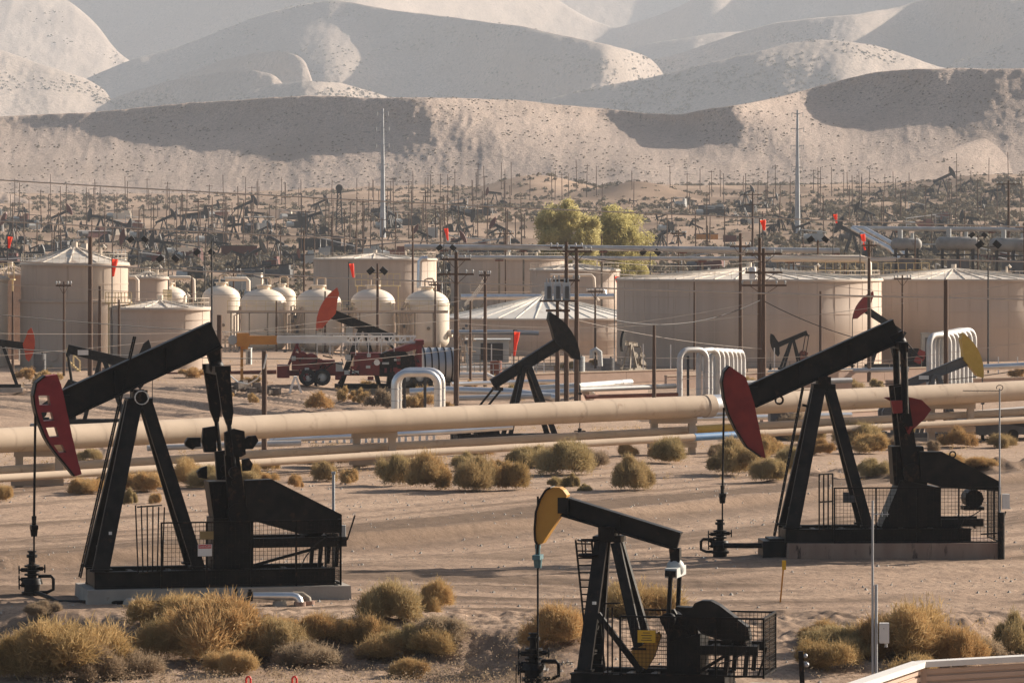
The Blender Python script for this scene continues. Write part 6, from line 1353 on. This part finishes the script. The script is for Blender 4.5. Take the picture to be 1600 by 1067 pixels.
def leaf_mat(name, cols, trans=.3):
    m = bpy.data.materials.new(name); m.use_nodes = True; n = m.node_tree; L = n.links; N = n.nodes; b = N['Principled BSDF']; b.inputs['Roughness'].default_value = .9; b.inputs['Specular IOR Level'].default_value = .1
    a = N.new('ShaderNodeAttribute'); a.attribute_name = 'tone'; oi = N.new('ShaderNodeObjectInfo')
    ad = N.new('ShaderNodeMath'); ad.operation = 'MULTIPLY_ADD'; ad.inputs[1].default_value = .45; L.new(oi.outputs['Random'], ad.inputs[0])
    mu = N.new('ShaderNodeMath'); mu.operation = 'MULTIPLY'; mu.inputs[1].default_value = .55; L.new(a.outputs['Fac'], mu.inputs[0]); L.new(mu.outputs[0], ad.inputs[2])
    r = N.new('ShaderNodeValToRGB'); r.color_ramp.elements[0].color = (*cols[0], 1); r.color_ramp.elements[1].color = (*cols[-1], 1)
    for i, c in enumerate(cols[1:-1]): e = r.color_ramp.elements.new((i+1)/(len(cols)-1)); e.color = (*c, 1)
    L.new(ad.outputs[0], r.inputs[0]); L.new(r.outputs[0], b.inputs['Base Color'])
    tr = N.new('ShaderNodeBsdfTranslucent'); ms = N.new('ShaderNodeMixShader'); ms.inputs[0].default_value = trans; L.new(r.outputs[0], tr.inputs[0]); L.new(b.outputs[0], ms.inputs[1]); L.new(tr.outputs[0], ms.inputs[2]); L.new(ms.outputs[0], N['Material Output'].inputs[0]); return m
M_SCRUB = leaf_mat('grey_green_scrub', [(.08, .073, .06), (.12, .107, .082), (.19, .16, .115), (.29, .23, .155)], .15)
M_HSCRUB = leaf_mat('hill_scrub', [(.12, .105, .08), (.17, .15, .11), (.27, .225, .165)], .1)
r = np.random.default_rng(5); pos = []; size = []
N_ = 19000; px = r.uniform(-250, 1850, N_); Y = 500*np.exp(r.random(N_)**.75*np.log(2000/500)); x = (px-800)/F*Y; z = coarse(x, Y)
dens = .55+.35*sst(900, 1500, px)+fbm(x*.012, Y*.006, 3)*.9
keep = r.random(N_) < dens
pos = np.stack([x, Y, z+.1], -1)[keep]; size = (r.uniform(.5, 1.5, N_)*(1+.5*sst(1000, 1500, px)))[keep]
o = scrub_mesh('scrub', pos, size, M_SCRUB, 1, 24); tag(o, 'low grey-green scrub over the far oil field')
hp = []; hs = []
for hi, (num, smin, smax, ytop) in ((0, (5200, .25, .75, 165)), (1, (500, .25, .7, 200)), (2, (200, .25, .6, 300))):
    ob, XA, YA, ZA = HILLS[hi]; R_, C_ = XA.shape; i = (R_*r.random(num)**1.3).astype(int)%R_; j = r.integers(0, C_, num)
    cl = fbm(XA[i, j]*.03, YA[i, j]*.02+ZA[i, j]*.06, 3); k = cl > .05
    hp.append(np.stack([XA[i, j], YA[i, j], ZA[i, j]], -1)[k]); hs.append(r.uniform(smin, smax, num)[k])
o = scrub_mesh('hill_scrub', np.concatenate(hp), np.concatenate(hs), M_HSCRUB, 2, 22); tag(o, 'scattered scrub on the near hill slopes')
hp = []; hs = []
for hi in range(3, len(HILLS)-3):
    ob, XA, YA, ZA = HILLS[hi]; R_, C_ = XA.shape; num = int(C_*8); i = r.integers(8, R_, num); j = r.integers(0, C_, num)
    cl = fbm(XA[i, j]*.012+hi, ZA[i, j]*.03, 3); k = cl > .02
    hp.append(np.stack([XA[i, j], YA[i, j], ZA[i, j]], -1)[k]); hs.append(r.uniform(1.1, 3.0, num)[k])
o = scrub_mesh('hill_scrub', np.concatenate(hp), np.concatenate(hs), M_HSCRUB, 3, 16); tag(o, 'scattered scrub on the far hill slopes')
# ------------------------------------------------------------ bushes and trees
def bush_mesh(name, seed, n=5200, lobes=7, blade=.016, L0=.26, upright=.35, hgt=.8, spread=1.0):
    """many thin twigs spread through a few lobes; unit radius, base at z = 0"""
    r = np.random.default_rng(seed); cs = []; rs = []
    for k in range(lobes):
        a = r.uniform(0, 2*np.pi); d = r.uniform(.1, .74)*spread if k else 0; q = r.uniform(.20, .44)
        cs.append((math.cos(a)*d, math.sin(a)*d, (hgt-q*.75)*r.uniform(.25, .95)*(1-.5*d)+.08)); rs.append(q)
    cs = np.array(cs); rs = np.array(rs); k = r.integers(0, lobes, n)
    th = r.uniform(0, 2*np.pi, n); cp = r.uniform(-.35, 1, n); sp = np.sqrt(1-cp*cp); d = np.stack([sp*np.cos(th), sp*np.sin(th), cp], -1)
    rr = rs[k]*(r.random(n)**.4)*np.where(r.random(n) < .16, 1.38, 1.0)
    tip = cs[k]+d*rr[:, None]*np.array([1, 1, .9]); dirv = d+np.array([0, 0, upright])+r.normal(0, .38, (n, 3)); dirv /= np.linalg.norm(dirv, axis=1, keepdims=True)
    L = L0*r.uniform(.5, 1.2, n); root = tip-dirv*L[:, None]
    low = root[:, 2] < 0; root[low, 2] = r.uniform(0, .05, low.sum()); tip[:, 2] = np.maximum(tip[:, 2], .02)
    sd = np.cross(dirv, r.normal(size=(n, 3))); sd /= np.linalg.norm(sd, axis=1, keepdims=True)+1e-9; w_ = (blade*r.uniform(.6, 1.5, n))[:, None]
    tri = np.stack([root-sd*w_, root+sd*w_, tip+sd*w_*.25, tip-sd*w_*.25], 1).reshape(-1, 3).astype(np.float32)
    me = bpy.data.meshes.new(name); nv = len(tri); me.vertices.add(nv); me.vertices.foreach_set('co', tri.ravel()); me.loops.add(nv); me.loops.foreach_set('vertex_index', np.arange(nv, dtype=np.int32)); me.polygons.add(n); me.polygons.foreach_set('loop_start', np.arange(0, nv, 4, dtype=np.int32)); me.update()
    t = me.attributes.new('tone', 'FLOAT', 'FACE'); t.data.foreach_set('value', (np.repeat(r.random(lobes)[None], 1, 0)[0][k]*.5+r.random(n)*.5).astype(np.float32))
    return me
M_STRAW = leaf_mat('straw_bush', [(.26, .19, .085), (.42, .29, .13), (.56, .40, .20), (.52, .32, .14), (.36, .27, .14)], .3)
M_OLIVE = leaf_mat('olive_bush', [(.23, .18, .085), (.36, .275, .13), (.47, .37, .20), (.42, .30, .15), (.30, .24, .13)], .3)
M_RUST = leaf_mat('russet_bush', [(.26, .16, .075), (.42, .26, .115), (.50, .35, .17), (.34, .27, .13)], .3)
M_GREY = leaf_mat('grey_dry_bush', [(.22, .16, .105), (.36, .27, .18), (.46, .36, .24)], .4)
MATS = dict(s=M_STRAW, o=M_OLIVE, r=M_RUST, g=M_GREY)
BM = {}
def bush(px, py, wpx, hpx, kind, label, group=None, Ymin=95, fine=True, cat='bush', yaw=None):
    q = at(px, py, Ymin); s = sc(q[1]); k = (kind, random.randrange(4), fine)
    if k not in BM:
        BM[k] = bush_mesh('dry_bush', 100+len(BM)*7, 26000 if fine else 5200, 16 if fine else 9, .0062 if fine else .016, .135, .25 if kind != 'g' else .1); BM[k].materials.append(MATS[kind])
    o = bpy.data.objects.new('dry_bush', BM[k]); COL.objects.link(o); R_ = wpx/2/s
    o.location = (q[0], q[1], q[2]-.08); o.rotation_euler = (0, 0, random.uniform(0, 6.28)); o.scale = (R_/.95, R_/.95, hpx/s/.82)
    return tag(o, label, cat, group)
near = [(92, 1058, 185, 92, 's', 'wide straw-coloured bush in the bottom left corner, right of the darkest clump'), (22, 1062, 110, 70, 's', 'straw bush cut by the bottom left corner'), (150, 1064, 90, 50, 'g', 'low grey dry bush at the bottom edge, left'), (68, 972, 60, 26, 'g', 'small pale grey dry tumbleweed just below the left wellhead'),
 (275, 990, 120, 58, 's', 'straw bush crowding the front of the left concrete pad'), (345, 1035, 170, 92, 's', 'large straw bush below the short silver pipe'), (265, 1030, 90, 66, 'r', 'russet bush at the left flank of the large straw bush'), (425, 1030, 110, 62, 'o', 'olive bush under the bank, right of the large straw bush'), (500, 1012, 80, 46, 's', 'small straw bush on the bank left of the big russet one'), (560, 1008, 80, 50, 'r', 'russet bush on the bank below the round dark one'),
 (606, 978, 90, 66, 'o', 'rounded olive bush standing on the bank edge left of the foreground pumpjack'), (685, 962, 60, 50, 's', 'feathery straw bush right of the rounded olive one'), (690, 1010, 110, 42, 'g', 'low grey dry bush on the bank slope left of the foreground wellhead'), (200, 1060, 90, 40, 'g', 'low dry brush at the bottom edge below the left pad'), (470, 1045, 100, 40, 'g', 'low dry brush above the red hoop markers'), (620, 1025, 100, 40, 'r', 'low russet brush down the bank, centre left'),
 (868, 1016, 105, 62, 's', 'airy straw bush behind the foreground polished rod'), (1005, 965, 130, 60, 'r', 'russet bush behind the legs of the foreground pumpjack'),
 (1415, 1034, 150, 88, 's', 'large straw bush behind the white meter box'), (1475, 1040, 110, 62, 'r', 'russet bush at the right of the meter-box bush'), (1305, 1022, 90, 44, 'o', 'low olive bush left of the slim grey pole'), (1370, 1030, 90, 60, 'r', 'russet bush just behind the slim grey pole'), (1592, 1028, 70, 66, 'o', 'olive bush at the right edge above the tan siding'), (1545, 1035, 60, 36, 'g', 'small grey bush between the russet bush and the right edge')]
for b in near: bush(b[0], b[1], b[2]*1.22, b[3]*1.2, *b[4:])
mid = [(664, 766, 92, 58, 'r', 'russet round bush left of the middle pipe posts, biggest of its clump'), (622, 758, 60, 50, 'o', 'olive bush right beside the middle pipe posts'), (738, 768, 76, 58, 'o', 'olive bush second in the row right of the middle posts'), (768, 766, 40, 46, 'r', 'narrow russet bush between the two olive ones'), (806, 766, 58, 48, 's', 'straw round bush above the mustard head, left'), (884, 742, 88, 58, 'o', 'big olive bush under the thin pipes above the mustard head'), (868, 761, 30, 18, 'o', 'tiny grey-green bush in front of the big olive one'), (893, 762, 26, 24, 'o', 'small grey-green bush at the foot of the big olive one'), (915, 768, 28, 14, 'o', 'tiny low bush just above the black beam'), (990, 767, 76, 56, 'o', 'round pale olive ball bush standing alone on the sand'), (1040, 722, 52, 36, 'r', 'russet bush left of the third pipe support'), (1148, 742, 92, 58, 'o', 'olive bush behind the lower solid red head'), (1205, 752, 60, 40, 'o', 'olive bush right of the solid red head tip'), (1180, 720, 60, 40, 's', 'straw bush between red head and ladder, further back'), (1362, 746, 52, 30, 'o', 'pale green bush between the legs of the right pumpjack'), (1345, 700, 76, 44, 'o', 'olive bush left of the red fan counterweight'), (1265, 695, 60, 36, 'o', 'dark olive bush between ladder and front leg'), (1530, 736, 70, 18, 's', 'flat straw bush above the right belt guard'), (1480, 726, 80, 20, 's', 'flat yellow grass clump behind the right belt guard'),
 (296, 758, 74, 44, 's', 'straw bush behind the left pumpjack leg'), (222, 768, 70, 36, 's', 'straw bush between the legs of the left pumpjack'), (200, 788, 28, 26, 'o', 'small round straw ball between the left legs'), (242, 786, 26, 18, 's', 'tiny round straw ball right of the small one'), (375, 752, 60, 36, 's', 'straw bush right of the left crank'), (416, 735, 40, 30, 's', 'straw bush behind the stout wooden post'), (462, 762, 24, 22, 's', 'small round straw ball left of the middle posts'), (510, 752, 44, 34, 'o', 'olive bush left of the two middle posts'), (545, 756, 36, 26, 's', 'straw bush at the foot of the left middle post'), (130, 772, 66, 30, 's', 'straw bush just right of the slotted head tip'), (140, 718, 40, 20, 'o', 'small olive bush under the thin pipes at the left'), (6, 782, 26, 30, 's', 'straw bush cut by the left edge beside the pipe posts'), (980, 712, 40, 22, 's', 'small straw bush under the thin pipes, centre'), (835, 728, 50, 34, 'o', 'olive bush left of the big olive one, further back'), (500, 728, 40, 20, 's', 'low straw bush in the shade of the thin pipes'), (1240, 735, 50, 40, 'o', 'olive bush behind the right ladder')]
for b in mid: bush(b[0], b[1], b[2]*1.1, b[3]*1.1, *b[4:], Ymin=150, fine=True)
rr = random.Random(77)
for i in range(34):                                       # the ragged strip along the pipeline
    px = rr.uniform(-10, 1610); Yp = 198.5+45*px/1518; dY = rr.choice((rr.uniform(-9, -3), rr.uniform(2, 14))); x_, y_, z_ = on(px, Yp+dY); py = YH+(HC-z_)/y_*F
    w__ = rr.uniform(34, 84); bush(px, py, w__, w__*rr.uniform(.42, .62), rr.choice('ssoorg'), 'ragged dry bush in the strip of brush along the big pipeline', 'brush strip along the big pipeline', Ymin=150)
for i in range(16):
    px = rr.choice((rr.uniform(-10, 740), rr.uniform(-10, 740), rr.uniform(1280, 1600))); py = rr.uniform(1000, 1062)
    w__ = rr.uniform(60, 110); bush(px, py, w__, w__*rr.uniform(.4, .6), rr.choice('ssogr'), 'ragged dry bush among the brush on the foreground bank', 'brush on the foreground bank')
up = [(497, 641, 62, 32, 's'), (540, 627, 34, 26, 's'), (563, 630, 34, 26, 's'), (596, 640, 60, 34, 'g'), (650, 642, 60, 34, 's'), (640, 615, 50, 30, 'r'), (575, 612, 40, 22, 's'), (665, 628, 40, 30, 'r'), (395, 630, 28, 18, 's'), (360, 622, 18, 12, 's'), (300, 590, 60, 20, 's'), (340, 598, 40, 20, 'o'), (70, 600, 70, 24, 's'), (40, 592, 40, 22, 's'), (230, 590, 60, 20, 's'), (735, 610, 30, 20, 's'), (800, 625, 50, 26, 'o'), (1130, 612, 30, 18, 'r'), (1330, 606, 46, 16, 'o'), (1365, 605, 40, 16, 'o'), (1590, 590, 30, 20, 'r'), (1575, 605, 40, 16, 'r'), (895, 575, 40, 14, 's'), (850, 612, 40, 20, 's'), (930, 570, 30, 12, 's'), (1195, 560, 36, 16, 'o'), (400, 600, 40, 16, 's'), (1170, 605, 30, 20, 'r'), (700, 645, 40, 20, 's')]
for b in up: bush(*b, 'dry bush on the flat between the pipeline and the tanks', 'bushes between the pipeline and the tanks', Ymin=255, fine=False)
# dry grass: short tufts on the verges
r = np.random.default_rng(21); n = 5200; px = r.uniform(-40, 1640, n); Y = r.choice([0, 1, 2], n, p=[.3, .38, .32]); Y = np.where(Y == 0, r.uniform(117, 131, n), np.where(Y == 1, r.uniform(205, 262, n), r.uniform(300, 420, n))); x = (px-800)/F*Y
k = fbm(x*.12, Y*.05, 3)+r.uniform(-.25, .25, n) > .12
pos = np.stack([x, Y, coarse(x, Y)+.02], -1)[k]; o = scrub_mesh('dry_grass', pos, r.uniform(.10, .32, n)[k], M_STRAW, 8, 18, .7, .2); tag(o, 'thin dry grass along the bank and verges')
r = np.random.default_rng(23); n = 3600; px = r.uniform(-40, 1640, n); e_ = np.interp(px, [0, 250, 500, 760, 1000, 1250, 1500, 1600], [135, 131.5, 130.2, 129, 127.2, 127.5, 131, 133.5]); Y = e_-r.uniform(-1, 10, n)-3; x = (px-800)/F*Y
k = (fbm(x*.25, Y*.15, 3)+r.uniform(-.3, .3, n) > .0) & ((px < 900) | (px > 1260))
pos = np.stack([x, Y, coarse(x, Y)+.03], -1)[k]; o = scrub_mesh('dry_brush', pos, r.uniform(.12, .42, n)[k], M_GREY, 9, 22, .7, .13); tag(o, 'dry brush and dead stems matted over the foreground bank')
# stones
n = 5200; px = r.uniform(-40, 1640, n); Y = 114+r.random(n)**1.4*110; x = (px-800)/F*Y; z = coarse(x, Y); mb = MB()
for i in range(n):
    a = .025+.075*r.random()**3; c = (x[i], Y[i], z[i]+a*.3); q = [(c[0]+a*math.cos(t)*r.uniform(.7, 1.2), c[1]+a*math.sin(t), c[2]-a*.6) for t in (0, 1.57, 3.14, 4.71)]; mb.add(q+[(c[0]+r.uniform(-.3, .3)*a, c[1], c[2]+a*.5)], [(0, 1, 4), (1, 2, 4), (2, 3, 4), (3, 0, 4)])
tag(mb.build('stones', M['concrete']), 'small stones scattered over the dirt', kind='stuff')
# the yellow-green tree pair
def tree(px, py_base, wpx, hpx, Y, label, seed, n=60000):
    q = on(px, Y); s = sc(Y); W_ = wpx/2/s; H_ = P(0, py_base-hpx, Y)[2]-q[2]; o = empty('willow_tree', q, 0, label, 'tree'); rr = random.Random(seed); r = np.random.default_rng(seed)
    mb = MB(); mb.tube([(0, 0, -.5), (.1, 0, H_*.2), (.3, .1, H_*.4)], [.45, .36, .26], 9)
    for k in range(9):
        a = rr.uniform(0, 6.28); e = (math.cos(a)*W_*rr.uniform(.3, .7), math.sin(a)*W_*.6*rr.uniform(.3, .8), H_*rr.uniform(.55, .9)); mb.tube([(0, 0, H_*rr.uniform(.08, .3)), (e[0]*.45, e[1]*.45, e[2]*.6), e], [.2, .12, .04], 6)
    mb.build('trunk', M['wood'], o)
    nl = 150; th = r.uniform(0, 2*np.pi, nl); dd = r.random(nl)**.6*.78; cs = np.stack([np.cos(th)*dd*W_, np.sin(th)*dd*W_*.8, H_*(.14+r.random(nl)*.84*(1-dd*.3))], -1); rs = W_*r.uniform(.10, .24, nl)
    k = r.integers(0, nl, n); d = r.normal(size=(n, 3)); d /= np.linalg.norm(d, axis=1, keepdims=True); c = cs[k]+d*(rs[k]*r.random(n)**.45*np.where(r.random(n) < .2, 1.4, 1))[:, None]; c[:, 2] = np.clip(c[:, 2], .3, H_*1.02)
    dv = d*.5+np.array([0, 0, -.35])+r.normal(0, .5, (n, 3)); dv /= np.linalg.norm(dv, axis=1, keepdims=True); sd = np.cross(dv, r.normal(size=(n, 3))); sd /= np.linalg.norm(sd, axis=1, keepdims=True)
    L = r.uniform(.14, .40, n)[:, None]; w_ = r.uniform(.035, .085, n)[:, None]
    tri = np.stack([c-dv*L, c+sd*w_, c+dv*L, c-sd*w_], 1).reshape(-1, 3).astype(np.float32); me = bpy.data.meshes.new('crown'); nv = len(tri); me.vertices.add(nv); me.vertices.foreach_set('co', tri.ravel()); me.loops.add(nv); me.loops.foreach_set('vertex_index', np.arange(nv, dtype=np.int32)); me.polygons.add(n); me.polygons.foreach_set('loop_start', np.arange(0, nv, 4, dtype=np.int32)); me.update()
    t = me.attributes.new('tone', 'FLOAT', 'FACE'); t.data.foreach_set('value', (r.random(nl)[k]*.6+r.random(n)*.4).astype(np.float32)); me.materials.append(M_WILLOW); ob = bpy.data.objects.new('crown', me); COL.objects.link(ob); ob.parent = o
M_WILLOW = leaf_mat('yellow_green_leaves', [(.46, .41, .18), (.52, .46, .20), (.60, .53, .26), (.50, .44, .20)], .5)
tree(888, 412, 118, 108, 600, 'large yellow-green tree in the middle of the oil field, left and taller of two', 4)
tree(962, 412, 132, 96, 608, 'yellow-green tree adjoining the taller one on its right', 9, 42000)
# ------------------------------------------------------------ haze: even, pale air round the whole scene
hz = MB().box((0, 5970, 376), (4400, 12060, 760))
m = bpy.data.materials.new('haze_air'); m.use_nodes = True
n = m.node_tree; n.nodes.remove(n.nodes['Principled BSDF'])
pv = n.nodes.new('ShaderNodeVolumePrincipled'); pv.inputs['Color'].default_value = (.84, .91, 1.0, 1)
pv.inputs['Density'].default_value = 0.00008; pv.inputs['Anisotropy'].default_value = -.1
n.links.new(pv.outputs[0], n.nodes['Material Output'].inputs['Volume'])
ho = hz.build('haze', m); tag(ho, kind='stuff', label='thin pale haze over the valley and hills')
